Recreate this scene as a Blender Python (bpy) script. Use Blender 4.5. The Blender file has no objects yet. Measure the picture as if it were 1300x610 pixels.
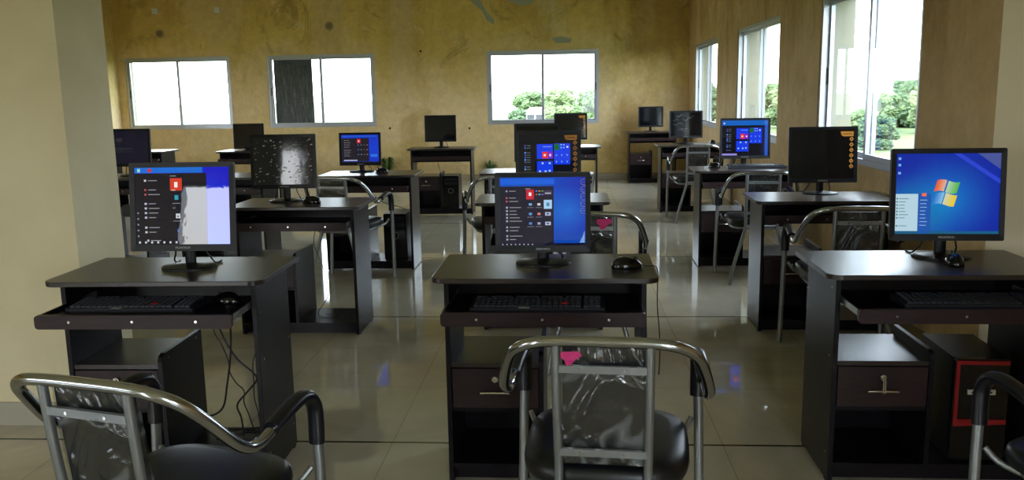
import bpy, bmesh, math, random
from mathutils import Vector, Matrix
random.seed(7)
R = math.radians
scn = bpy.context.scene
COL = scn.collection

# ------------------------------------------------------------------ materials
def s2l(c):
    return tuple(((v / 255) / 12.92 if v / 255 <= .04045 else ((v / 255 + .055) / 1.055) ** 2.4) for v in c) + (1.0,)

def mat(name, col=(128, 128, 128), rough=.5, metal=0., spec=.5, coat=0., emit=None, estr=0.):
    m = bpy.data.materials.new(name); m.use_nodes = True
    b = m.node_tree.nodes['Principled BSDF']
    b.inputs['Base Color'].default_value = s2l(col)
    b.inputs['Roughness'].default_value = rough
    b.inputs['Metallic'].default_value = metal
    b.inputs['Specular IOR Level'].default_value = spec
    b.inputs['Coat Weight'].default_value = coat
    if emit:
        b.inputs['Emission Color'].default_value = s2l(emit); b.inputs['Emission Strength'].default_value = estr
    return m

def nd(m, t, **kw):
    n = m.node_tree.nodes.new(t)
    for k, v in kw.items():
        if k in n.inputs: n.inputs[k].default_value = v
        else: setattr(n, k, v)
    return n
def ln(m, a, b): m.node_tree.links.new(a, b)
def coords(m, scale=(1, 1, 1), kind='Object', rot=(0, 0, 0), loc=(0, 0, 0)):
    tc = nd(m, 'ShaderNodeTexCoord'); mp = nd(m, 'ShaderNodeMapping')
    mp.inputs['Scale'].default_value = scale; mp.inputs['Rotation'].default_value = rot; mp.inputs['Location'].default_value = loc
    ln(m, tc.outputs[kind], mp.inputs['Vector']); return mp.outputs[0]
def ramp(m, src, stops):
    r = nd(m, 'ShaderNodeValToRGB'); e = r.color_ramp.elements
    while len(e) < len(stops): e.new(.5)
    for i, (p, c) in enumerate(stops):
        e[i].position = p; e[i].color = s2l(c) if len(c) == 3 else c
    ln(m, src, r.inputs[0]); return r.outputs[0]
def mix(m, f, a, b, mode='MIX'):
    n = nd(m, 'ShaderNodeMix', data_type='RGBA', blend_type=mode)
    for i, v in ((0, f), (6, a), (7, b)):
        if isinstance(v, (int, float)): n.inputs[i].default_value = v
        elif isinstance(v, tuple): n.inputs[i].default_value = v if len(v) == 4 else s2l(v)
        else: ln(m, v, n.inputs[i])
    return n.outputs[2]
def noise(m, vec, scale, detail=4, rough=.55, dist=0.):
    n = nd(m, 'ShaderNodeTexNoise'); n.inputs['Scale'].default_value = scale; n.inputs['Detail'].default_value = detail
    n.inputs['Roughness'].default_value = rough; n.inputs['Distortion'].default_value = dist
    ln(m, vec, n.inputs['Vector']); return n.outputs['Fac']
def bsdf(m): return m.node_tree.nodes['Principled BSDF']
def bump(m, h, strength, dist=.01):
    b = nd(m, 'ShaderNodeBump'); b.inputs['Strength'].default_value = strength; b.inputs['Distance'].default_value = dist
    ln(m, h, b.inputs['Height']); ln(m, b.outputs[0], bsdf(m).inputs['Normal'])

def wood(name, a, b_, rough, spec=.5):
    m = mat(name, a, rough, spec=spec)
    v = coords(m, (3, 26, 26)); n = noise(m, v, 3.0, 5, .6, .4)
    ln(m, ramp(m, n, [(.3, a), (.7, b_)]), bsdf(m).inputs['Base Color'])
    return m
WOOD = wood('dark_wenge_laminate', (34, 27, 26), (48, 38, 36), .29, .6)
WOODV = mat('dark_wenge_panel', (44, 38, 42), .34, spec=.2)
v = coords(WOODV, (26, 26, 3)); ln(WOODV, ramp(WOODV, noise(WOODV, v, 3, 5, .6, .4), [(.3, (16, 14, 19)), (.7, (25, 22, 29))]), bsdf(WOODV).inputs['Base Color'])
LIP = wood('reddish_wenge_front', (38, 25, 28), (52, 35, 38), .4, .3)
EDGE = mat('black_edge_banding', (22, 20, 24), .35)
CHROME = mat('polished_steel_tube', (182, 186, 192), .17, metal=1.)
GREYTUBE = mat('brushed_grey_tube', (146, 150, 152), .38, metal=.75)
STEEL = mat('bright_steel', (205, 203, 198), .22, metal=1.)
VINYL = mat('black_vinyl', (16, 17, 23), .36)
PADM = mat('black_armrest_plastic', (14, 16, 26), .3)
BACKM = mat('black_back_cushion', (20, 22, 24), .5)
BLACK = mat('black_monitor_plastic', (15, 16, 24), .38, spec=.3)
BLACKG = mat('glossy_black_plastic', (10, 10, 13), .12)
DARK = mat('matte_black', (14, 14, 16), .6)
KEYM = mat('black_keycap', (38, 41, 52), .4)
KEYB = mat('keyboard_shell', (34, 37, 46), .4)
KLEG = mat('white_key_print', (150, 150, 155), .6)
CABLE = mat('black_cable_rubber', (14, 14, 16), .45)
REDM = mat('red_plastic_trim', (150, 14, 26), .35)
WHITEP = mat('white_plastic', (205, 205, 200), .5)
PINK = mat('pink_tag_paper', (205, 40, 120), .6)
ORANGE = mat('orange_sticker', (214, 142, 44), .5)
BROWNST = mat('brown_sticker_print', (120, 72, 30), .5)
ALU = mat('window_aluminium', (178, 182, 192), .35, metal=.6)
ALUD = mat('window_seal', (50, 54, 62), .5)
LOGO = mat('pale_print', (190, 192, 196), .5)
DIML = mat('dim_logo_print', (120, 124, 140), .5)

# plastic wrap, crinkled
def film(name, streak, scale=(5, 5, 5)):
    m = bpy.data.materials.new(name); m.use_nodes = True; nt = m.node_tree
    nt.nodes.remove(bsdf(m)); out = nt.nodes['Material Output']
    v = coords(m, scale)
    tr = nd(m, 'ShaderNodeBsdfTransparent'); tr.inputs[0].default_value = (.93, .94, .95, 1)
    gl = nd(m, 'ShaderNodeBsdfGlossy'); gl.inputs['Roughness'].default_value = .16; gl.inputs['Color'].default_value = (.8, .82, .84, 1)
    df = nd(m, 'ShaderNodeBsdfDiffuse'); df.inputs[0].default_value = s2l((150, 155, 158))
    n1 = nd(m, 'ShaderNodeTexNoise'); n1.inputs['Scale'].default_value = 1.6; n1.inputs['Detail'].default_value = 3; n1.inputs['Distortion'].default_value = 1.2
    ln(m, v, n1.inputs['Vector'])
    b = nd(m, 'ShaderNodeBump'); b.inputs['Strength'].default_value = 1.; b.inputs['Distance'].default_value = .03
    ln(m, n1.outputs['Fac'], b.inputs['Height']); ln(m, b.outputs[0], gl.inputs['Normal'])
    # creases: thin ridges of noise
    w = nd(m, 'ShaderNodeTexNoise'); w.inputs['Scale'].default_value = 1.1; w.inputs['Detail'].default_value = 2; w.inputs['Distortion'].default_value = .5
    ln(m, v, w.inputs['Vector'])
    cr = ramp(m, w.outputs['Fac'], [(.478, (0, 0, 0, 1)), (.5, (1, 1, 1, 1)), (.516, (0, 0, 0, 1))])
    mx = nd(m, 'ShaderNodeMixShader'); mx.inputs[0].default_value = .14; ln(m, tr.outputs[0], mx.inputs[1]); ln(m, gl.outputs[0], mx.inputs[2])
    mu = nd(m, 'ShaderNodeMath', operation='MULTIPLY'); mu.inputs[1].default_value = streak; ln(m, cr, mu.inputs[0])
    m2 = nd(m, 'ShaderNodeMixShader'); ln(m, mu.outputs[0], m2.inputs[0]); ln(m, mx.outputs[0], m2.inputs[1]); ln(m, df.outputs[0], m2.inputs[2])
    ln(m, m2.outputs[0], out.inputs['Surface'])
    return m
WRAP = film('clear_crinkled_plastic_wrap', .42, (5, 2.5, 3.2))
FILM = film('clear_screen_film', .18, (7, 7, 7))

GLASS = bpy.data.materials.new('window_glass'); GLASS.use_nodes = True
GLASS.node_tree.nodes.remove(bsdf(GLASS))
_t = nd(GLASS, 'ShaderNodeBsdfTransparent'); _t.inputs[0].default_value = (.93, .96, .955, 1)
_g = nd(GLASS, 'ShaderNodeBsdfGlossy'); _g.inputs['Roughness'].default_value = .02
_lw = nd(GLASS, 'ShaderNodeLayerWeight'); _lw.inputs[0].default_value = .5
_p5 = nd(GLASS, 'ShaderNodeMath', operation='POWER'); _p5.inputs[1].default_value = 4.; ln(GLASS, _lw.outputs['Facing'], _p5.inputs[0])
_f = nd(GLASS, 'ShaderNodeMath', operation='MULTIPLY_ADD'); _f.inputs[1].default_value = .5; _f.inputs[2].default_value = .03; ln(GLASS, _p5.outputs[0], _f.inputs[0])
_m = nd(GLASS, 'ShaderNodeMixShader'); ln(GLASS, _f.outputs[0], _m.inputs[0]); ln(GLASS, _t.outputs[0], _m.inputs[1]); ln(GLASS, _g.outputs[0], _m.inputs[2])
ln(GLASS, _m.outputs[0], GLASS.node_tree.nodes['Material Output'].inputs['Surface'])

# screens: emission from colour attribute, glossy front
def screen_mat(name, rough=.06, wav=.0, estr=.77):
    m = mat(name, (4, 4, 6), rough, spec=.5)
    a = nd(m, 'ShaderNodeVertexColor'); a.layer_name = 'Col'
    ln(m, a.outputs['Color'], bsdf(m).inputs['Emission Color']); bsdf(m).inputs['Emission Strength'].default_value = estr
    if wav:
        bump(m, noise(m, coords(m, (9, 9, 9)), 1.2, 2, .5, .6), wav, .004)
    return m
SCR = screen_mat('lit_screen', .02, .04)
SCRF = screen_mat('filmed_screen', .06, .07)

# walls
def stained(name, base, olive, dark, scale=1., amount=1., loc=(0, 0, 0), zlo=1.2, zhi=2.9, patches=()):
    m = mat(name, base, .85, spec=.25)
    v = coords(m, (1, 1, 1), loc=loc)
    sep = nd(m, 'ShaderNodeSeparateXYZ'); ln(m, coords(m), sep.inputs[0])
    mr = nd(m, 'ShaderNodeMapRange'); mr.inputs['From Min'].default_value = zlo; mr.inputs['From Max'].default_value = zhi; mr.inputs['To Min'].default_value = -.12; mr.inputs['To Max'].default_value = .16
    ln(m, sep.outputs['Z'], mr.inputs['Value'])
    def shifted(n, k=1.):
        a = nd(m, 'ShaderNodeMath', operation='MULTIPLY_ADD'); a.inputs[1].default_value = k; ln(m, mr.outputs[0], a.inputs[0]); ln(m, n, a.inputs[2]); return a.outputs[0]
    n1 = noise(m, v, .6 * scale, 7, .66, .7)
    n2 = noise(m, v, 2.1 * scale, 8, .72, 1.2)
    n3 = noise(m, coords(m, (1., 1., .35), loc=loc), 1.5 * scale, 6, .68, .6)
    n4 = noise(m, v, 9, 6, .75)
    c = mix(m, ramp(m, shifted(n1), [(.36, (0, 0, 0, 1)), (.58, (amount,) * 3 + (1,))]), base, olive)
    c = mix(m, ramp(m, shifted(n3, .8), [(.46, (0, 0, 0, 1)), (.72, (.95 * amount,) * 3 + (1,))]), c, dark)
    c = mix(m, ramp(m, n2, [(.57, (0, 0, 0, 1)), (.62, (.5 * amount,) * 3 + (1,))]), c, base)
    n5 = noise(m, coords(m, (1, 1, 1), loc=(7, 5, 3)), 1.2 * scale, 7, .75, 1.5)
    c = mix(m, ramp(m, shifted(n5, .5), [(.6, (0, 0, 0, 1)), (.7, (.6 * amount,) * 3 + (1,))]), c, (140, 116, 68))
    # patched areas of plaster, each a soft-edged rectangle broken up by noise: (x0, x1, z0, z1, colour, strength)
    nz = noise(m, v, 1.7, 6, .7, .5)
    for x0, x1, z0, z1, colr, st in patches:
        prod = None
        for ax, lo, hi in (('X', x0, x1), ('Z', z0, z1)):
            for sgn, e in ((1, lo), (-1, hi)):
                r_ = nd(m, 'ShaderNodeMath', operation='MULTIPLY_ADD'); r_.inputs[1].default_value = sgn; r_.inputs[2].default_value = -sgn * e; ln(m, sep.outputs[ax], r_.inputs[0])
                q_ = nd(m, 'ShaderNodeMath', operation='MULTIPLY_ADD'); q_.inputs[1].default_value = .9; ln(m, nz, q_.inputs[0]); ln(m, r_.outputs[0], q_.inputs[2])
                k_ = nd(m, 'ShaderNodeMapRange'); k_.inputs['From Min'].default_value = .36; k_.inputs['From Max'].default_value = .58; ln(m, q_.outputs[0], k_.inputs['Value'])
                if prod is None: prod = k_.outputs[0]
                else:
                    t_ = nd(m, 'ShaderNodeMath', operation='MULTIPLY'); ln(m, prod, t_.inputs[0]); ln(m, k_.outputs[0], t_.inputs[1]); prod = t_.outputs[0]
        t_ = nd(m, 'ShaderNodeMath', operation='MULTIPLY'); t_.inputs[1].default_value = st; ln(m, prod, t_.inputs[0])
        c = mix(m, t_.outputs[0], c, colr)
    f = ramp(m, n4, [(.3, (.84, .84, .84, 1)), (.7, (1.08, 1.08, 1.08, 1))])
    c = mix(m, 1., c, f, 'MULTIPLY')
    ln(m, c, bsdf(m).inputs['Base Color'])
    bump(m, n4, .2, .004)
    return m
WBACK = stained('stained_ochre_plaster', (232, 208, 162), (222, 194, 116), (192, 160, 88), patches=[
    (-2.75, -2.3, 1.2, 3.1, (222, 198, 156), .6), (-7.0, -5.1, .7, 2.12, (226, 200, 150), .6), (-4.8, -2.85, .7, 2.14, (226, 200, 150), .6), (-1.35, .62, .6, 2.12, (228, 202, 150), .7),
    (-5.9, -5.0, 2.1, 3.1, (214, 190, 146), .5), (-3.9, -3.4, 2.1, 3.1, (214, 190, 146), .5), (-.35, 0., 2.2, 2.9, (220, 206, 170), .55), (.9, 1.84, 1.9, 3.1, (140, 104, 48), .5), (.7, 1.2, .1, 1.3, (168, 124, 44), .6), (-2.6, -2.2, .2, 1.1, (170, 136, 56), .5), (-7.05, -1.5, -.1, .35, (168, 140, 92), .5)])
WRIGHT = stained('stained_tan_plaster', (216, 188, 144), (196, 162, 110), (160, 126, 80), loc=(3, 2, 1), amount=.8)
PILM = mat('cream_plaster', (206, 192, 146), .85, spec=.25)
_n = noise(PILM, coords(PILM), 2.2, 5, .6, .3)
ln(PILM, ramp(PILM, _n, [(.35, (222, 210, 174)), (.65, (232, 221, 188))]), bsdf(PILM).inputs['Base Color'])
bump(PILM, noise(PILM, coords(PILM), 14, 5, .7), .18, .004)
CEILM = mat('ceiling_plaster', (236, 232, 215), .9)
PUTTY = mat('grey_blue_putty', (160, 164, 150), .85)

FLOORM = mat('glossy_beige_tile', (168, 152, 120), .06, spec=.7)
_v = coords(FLOORM)
_br = nd(FLOORM, 'ShaderNodeTexBrick'); _br.offset = 0; _br.squash = 1
_br.inputs['Scale'].default_value = 1; _br.inputs['Brick Width'].default_value = .645; _br.inputs['Row Height'].default_value = .645
_br.inputs['Mortar Size'].default_value = .0022; _br.inputs['Mortar Smooth'].default_value = .1; _br.inputs['Bias'].default_value = 0
_br.inputs['Color1'].default_value = s2l((212, 205, 188)); _br.inputs['Color2'].default_value = s2l((204, 196, 178)); _br.inputs['Mortar'].default_value = s2l((176, 168, 148))
_mp = coords(FLOORM, (1, 1, 1), loc=(-.594 + .645 * 20, -3.205 + .645 * 20, 0)); ln(FLOORM, _mp, _br.inputs['Vector'])
_big = nd(FLOORM, 'ShaderNodeTexBrick'); _big.offset = 0
_big.inputs['Scale'].default_value = 1; _big.inputs['Brick Width'].default_value = 300.; _big.inputs['Row Height'].default_value = 1.935
_big.inputs['Mortar Size'].default_value = .008; _big.inputs['Mortar Smooth'].default_value = .1
_big.inputs['Color1'].default_value = (1, 1, 1, 1); _big.inputs['Color2'].default_value = (1, 1, 1, 1); _big.inputs['Mortar'].default_value = (.1, .085, .06, 1)
_mp2 = coords(FLOORM, (1, 1, 1), loc=(150, -3.205 + 1.935 * 6, 0)); ln(FLOORM, _mp2, _big.inputs['Vector'])
_veil = ramp(FLOORM, noise(FLOORM, _v, 1.4, 6, .65, 1.2), [(.3, (.74, .73, .72, 1)), (.7, (1, 1, 1, 1))])
_c = mix(FLOORM, 1., _br.outputs['Color'], _veil, 'MULTIPLY'); _c = mix(FLOORM, 1., _c, _big.outputs['Color'], 'MULTIPLY')
ln(FLOORM, _c, bsdf(FLOORM).inputs['Base Color'])
_rr = nd(FLOORM, 'ShaderNodeMapRange'); _rr.inputs['To Min'].default_value = .012; _rr.inputs['To Max'].default_value = .075
ln(FLOORM, noise(FLOORM, _v, 2.5, 6, .7, .5), _rr.inputs['Value']); ln(FLOORM, _rr.outputs[0], bsdf(FLOORM).inputs['Roughness'])
bump(FLOORM, noise(FLOORM, _v, 3.5, 3, .5), .06, .004)

# ------------------------------------------------------------------ mesh tools
def finish(bm, name, m, parent=None, loc=(0, 0, 0), smooth=False, bevel=0., seg=2):
    if bevel:
        bmesh.ops.bevel(bm, geom=[e for e in bm.edges if len(e.link_faces) == 2 and e.calc_face_angle(0) > .5], offset=bevel, segments=seg, affect='EDGES', profile=.6)
    me = bpy.data.meshes.new(name); bm.normal_update(); bm.to_mesh(me); bm.free()
    for k in (m if isinstance(m, (list, tuple)) else [m]): me.materials.append(k)
    if smooth:
        for p in me.polygons: p.use_smooth = True
        try: me.set_sharp_from_angle(angle=R(42))
        except Exception: pass
    o = bpy.data.objects.new(name, me); COL.objects.link(o); o.location = loc
    if parent: o.parent = parent
    return o

def box(bm, x0, x1, y0, y1, z0, z1, mi=0):
    n0 = len(bm.faces)
    vs = [bm.verts.new(p) for p in ((x0, y0, z0), (x1, y0, z0), (x1, y1, z0), (x0, y1, z0), (x0, y0, z1), (x1, y0, z1), (x1, y1, z1), (x0, y1, z1))]
    for f in ((0, 3, 2, 1), (4, 5, 6, 7), (0, 1, 5, 4), (1, 2, 6, 5), (2, 3, 7, 6), (3, 0, 4, 7)):
        bm.faces.new([vs[i] for i in f]).material_index = mi
    return vs

def bx(name, x0, x1, y0, y1, z0, z1, m, parent=None, bevel=0.):
    bm = bmesh.new(); box(bm, x0, x1, y0, y1, z0, z1)
    return finish(bm, name, m, parent, bevel=bevel, smooth=bool(bevel))

def prism(bm, pts, axis, a, b, mi=0):
    """extrude 2-D outline along axis (0 x, 1 y, 2 z)."""
    def P(p, t):
        q = list(p); q.insert(axis, t); return q
    A = [bm.verts.new(P(p, a)) for p in pts]; B = [bm.verts.new(P(p, b)) for p in pts]
    n = len(pts); fs = [bm.faces.new(A[::-1]), bm.faces.new(B)]
    for i in range(n): fs.append(bm.faces.new((A[i], A[(i + 1) % n], B[(i + 1) % n], B[i])))
    for f in fs: f.material_index = mi
    bmesh.ops.recalc_face_normals(bm, faces=fs)
    return fs

def rrect(x0, x1, y0, y1, r, n=5, corners=(1, 1, 1, 1)):
    pts = []
    for k, (cx, cy, a0) in enumerate(((x0 + r, y0 + r, 180), (x1 - r, y0 + r, 270), (x1 - r, y1 - r, 0), (x0 + r, y1 - r, 90))):
        if corners[k]:
            for i in range(n + 1):
                a = R(a0 + 90 * i / n); pts.append((cx + r * math.cos(a), cy + r * math.sin(a)))
        else:
            pts.append(((x0, x1, x1, x0)[k], (y0, y0, y1, y1)[k]))
    return pts

def catmull(pts, n=8):
    pts = [Vector(p) for p in pts]; out = []
    for i in range(len(pts) - 1):
        p0 = pts[max(i - 1, 0)]; p1 = pts[i]; p2 = pts[i + 1]; p3 = pts[min(i + 2, len(pts) - 1)]
        for k in range(n):
            t = k / n
            out.append(.5 * ((2 * p1) + (-p0 + p2) * t + (2 * p0 - 5 * p1 + 4 * p2 - p3) * t * t + (-p0 + 3 * p1 - 3 * p2 + p3) * t ** 3))
    out.append(pts[-1]); return out

def tube(bm, path, r, n=12, mi=0, sx=1., up=None, ry=None):
    """sweep an ellipse (r*sx wide, ry tall)."""
    path = [Vector(p) for p in path]; rings = []
    ry = ry or r
    T0 = (path[1] - path[0]).normalized()
    ref = Vector(up) if up else (Vector((0, 0, 1)) if abs(T0.z) < .9 else Vector((0, 1, 0)))
    N = (ref - T0 * ref.dot(T0)).normalized()
    for i, p in enumerate(path):
        T = (path[min(i + 1, len(path) - 1)] - path[max(i - 1, 0)]).normalized()
        N = (N - T * N.dot(T)).normalized(); B = T.cross(N)
        rings.append([bm.verts.new(p + B * (math.cos(2 * math.pi * k / n) * r * sx) + N * (math.sin(2 * math.pi * k / n) * ry)) for k in range(n)])
    fs = []
    for a, b in zip(rings, rings[1:]):
        for k in range(n): fs.append(bm.faces.new((a[k], a[(k + 1) % n], b[(k + 1) % n], b[k])))
    fs.append(bm.faces.new(rings[0][::-1])); fs.append(bm.faces.new(rings[-1]))
    for f in fs: f.material_index = mi
    bmesh.ops.recalc_face_normals(bm, faces=fs)

def tb(name, path, r, m, parent=None, n=12, **k):
    bm = bmesh.new(); tube(bm, path, r, n, **k); return finish(bm, name, m, parent, smooth=True)

def lathe(bm, prof, c=(0, 0, 0), n=32, sx=1., sy=1., mi=0):
    rings = []
    for r, z in prof:
        rings.append([bm.verts.new((c[0] + r * sx * math.cos(2 * math.pi * k / n), c[1] + r * sy * math.sin(2 * math.pi * k / n), c[2] + z)) for k in range(n)])
    fs = []
    for a, b in zip(rings, rings[1:]):
        for k in range(n): fs.append(bm.faces.new((a[k], a[(k + 1) % n], b[(k + 1) % n], b[k])))
    fs.append(bm.faces.new(rings[0][::-1])); fs.append(bm.faces.new(rings[-1]))
    for f in fs: f.material_index = mi
    bmesh.ops.recalc_face_normals(bm, faces=fs)

def disc(bm, c, r, axis=1, t=.002, n=14, mi=0):
    pts = [(r * math.cos(2 * math.pi * k / n), r * math.sin(2 * math.pi * k / n)) for k in range(n)]
    o = [i for i in range(3) if i != axis]
    prism(bm, [(c[o[0]] + p[0], c[o[1]] + p[1]) for p in pts], axis, c[axis] - t, c[axis], mi)

def thing(name, label, cat, loc=(0, 0, 0), rz=0., group=None):
    o = bpy.data.objects.new(name, None); COL.objects.link(o); o.empty_display_size = .1
    o.location = loc; o.rotation_euler = (0, 0, R(rz)); o['label'] = label; o['category'] = cat
    if group: o['group'] = group
    return o
def tag(o, label, cat, group=None, kind=None):
    if label: o['label'] = label
    if cat: o['category'] = cat
    if group: o['group'] = group
    if kind: o['kind'] = kind
    return o
def struct(o): o['kind'] = 'structure'; return o
def copy_tree(o, parent=None):
    c = o.copy(); COL.objects.link(c)
    if parent: c.parent = parent
    for ch in [k for k in o.children]: copy_tree(ch, c)
    return c
def place(proto, used, name, label, loc, rz, group=None):
    if proto.name not in used:
        used.add(proto.name); o = proto
    else: o = copy_tree(proto)
    o.location = loc; o.rotation_euler = (0, 0, R(rz)); o['label'] = label
    if group: o['group'] = group
    return o
def kid(o, base):
    return [c for c in o.children if c.name.split('.')[0] == base]
def text_mesh(body, size, name, m, parent, loc, rot=(90, 0, 0), ext=.0004, spacing=1.):
    cu = bpy.data.curves.new('t', 'FONT'); cu.body = body; cu.size = size; cu.extrude = ext; cu.align_x = 'CENTER'; cu.align_y = 'CENTER'; cu.resolution_u = 2
    cu.space_character = spacing
    t = bpy.data.objects.new('t', cu); COL.objects.link(t); bpy.context.view_layer.update()
    me = bpy.data.meshes.new_from_object(t.evaluated_get(bpy.context.evaluated_depsgraph_get()))
    bpy.data.objects.remove(t); me.materials.clear(); me.materials.append(m); me.name = name
    o = bpy.data.objects.new(name, me); COL.objects.link(o); o.parent = parent; o.location = loc; o.rotation_euler = [R(a) for a in rot]
    return o

# ------------------------------------------------------------------ camera
f_, pitch, yaw, roll, H = 1097.9, .169464, -.065141, -.017098, 1.3606
cp, sp, cy, sy = math.cos(pitch), math.sin(pitch), math.cos(yaw), math.sin(yaw)
fw = Vector((sy * cp, cy * cp, -sp)); rt = Vector((cy, -sy, 0)); up = rt.cross(fw)
cr, sr = math.cos(roll), math.sin(roll)
r2 = cr * rt + sr * up; u2 = -sr * rt + cr * up
cam = bpy.data.cameras.new('camera'); co = bpy.data.objects.new('camera', cam); COL.objects.link(co)
M = Matrix((r2, u2, -fw)).transposed().to_4x4(); M.translation = (0, 0, H); co.matrix_world = M
cam.sensor_width = 36; cam.lens = f_ / 1300 * 36; cam.clip_end = 2000; cam.clip_start = .05
scn.camera = co

# ------------------------------------------------------------------ room
XL, XR, YB, YF, ZC = -7.055, 1.84, 13.454, -3.4, 3.15
T = .24
WZ0, WZ1 = .87, 1.985
GZ = -4.0

def wall_with_holes(name, m, axis, pos, t, a0, a1, z0, z1, holes):
    """axis 0: wall plane x=pos..pos+t running in y; axis 1: plane y=pos..pos+t running in x. holes (a,b,zl,zh)."""
    bm = bmesh.new()
    xs = sorted({a0, a1} | {h[0] for h in holes} | {h[1] for h in holes})
    zs = sorted({z0, z1} | {h[2] for h in holes} | {h[3] for h in holes})
    def inside(a, z): return any(h[0] < a < h[1] and h[2] < z < h[3] for h in holes)
    nx, nz = len(xs) - 1, len(zs) - 1
    solid = [[not inside((xs[i] + xs[i + 1]) / 2, (zs[j] + zs[j + 1]) / 2) for j in range(nz)] for i in range(nx)]
    cache = {}
    def V(i, j, s):
        if (i, j, s) not in cache:
            p = pos + (t if s else 0)
            cache[i, j, s] = bm.verts.new((p, xs[i], zs[j]) if axis == 0 else (xs[i], p, zs[j]))
        return cache[i, j, s]
    S = lambda i, j: 0 <= i < nx and 0 <= j < nz and solid[i][j]
    for i in range(nx):
        for j in range(nz):
            if not solid[i][j]: continue
            for s in (0, 1): bm.faces.new((V(i, j, s), V(i + 1, j, s), V(i + 1, j + 1, s), V(i, j + 1, s)))
            if not S(i - 1, j): bm.faces.new((V(i, j, 0), V(i, j + 1, 0), V(i, j + 1, 1), V(i, j, 1)))
            if not S(i + 1, j): bm.faces.new((V(i + 1, j, 0), V(i + 1, j + 1, 0), V(i + 1, j + 1, 1), V(i + 1, j, 1)))
            if not S(i, j - 1): bm.faces.new((V(i, j, 0), V(i + 1, j, 0), V(i + 1, j, 1), V(i, j, 1)))
            if not S(i, j + 1): bm.faces.new((V(i, j + 1, 0), V(i + 1, j + 1, 0), V(i + 1, j + 1, 1), V(i, j + 1, 1)))
    bmesh.ops.recalc_face_normals(bm, faces=bm.faces)
    return struct(finish(bm, name, m))

BW = [(-6.93, -5.25), (-4.655, -2.965), (-1.22, .49)]
RW = [(10.93, 12.79), (7.79, 9.67), (4.72, 6.57), (-3.1, -1.3)]
LW = [(-3.1, -1.0), (8.2, 10.4)]
FW = [(.45, 1.72)]
DOOR = (-4.25, -3.2)
wall_with_holes('wall_back', WBACK, 1, YB, T, XL - T, XR + T, GZ, ZC, [(a, b, WZ0, WZ1) for a, b in BW])
wall_with_holes('wall_right', WRIGHT, 0, XR, T, YF - T, YB, GZ, ZC, [(a, b, WZ0, WZ1 + (.02 if k > 1 else 0)) for k, (a, b) in enumerate(RW)])
wall_with_holes('wall_left', WBACK, 0, XL - T, T, YF - T, YB, GZ, ZC, [(a, b, WZ0, WZ1) for a, b in LW])
wall_with_holes('wall_front', PILM, 1, YF - T, T, XL, XR, GZ, ZC, [(DOOR[0], DOOR[1], .0, 2.1)] + [(a, b, .5, 2.5) for a, b in FW])
struct(bx('floor', XL, XR, YF, YB, -.2, 0, FLOORM))
struct(bx('ceiling', XL - T, XR + T, YF - T, YB + T, ZC, ZC + .2, CEILM))
SK = mat('skirting_tile', (150, 136, 104), .25)
struct(bx('baseboard_back', XL, XR, YB - .012, YB, 0, .1, SK))
struct(bx('baseboard_right', XR - .012, XR, 3.8, YB - .012, 0, .1, SK))
SKG = mat('grey_skirting', (176, 172, 158), .3)
def column(name, x0, x1, y0, y1):
    o = struct(bx(name, x0, x1, y0, y1, 0, ZC, PILM, bevel=.006)); return o
column('wall_pillar_left', -2.75, -2.0, 3.362, 3.73)
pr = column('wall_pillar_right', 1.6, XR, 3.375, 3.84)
FRONTLIT = mat('lit_cream_plaster', (236, 228, 202), .85, spec=.25)  # stronger light on the right pillar's front, put into a paler plaster colour
bump(FRONTLIT, noise(FRONTLIT, coords(FRONTLIT), 14, 5, .7), .18, .004)
pr.data.materials.clear(); pr.data.materials.append(FRONTLIT); pr.data.materials.append(WRIGHT)
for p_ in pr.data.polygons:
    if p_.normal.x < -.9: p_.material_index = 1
bm = bmesh.new(); box(bm, -2.76, -1.99, 3.35, 3.362, 0, .1); box(bm, -2.0, -1.988, 3.362, 3.73, 0, .1)
struct(finish(bm, 'baseboard_pillar', SKG))

REVEAL = mat('grey_cream_render', (150, 148, 134), .85)
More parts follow.
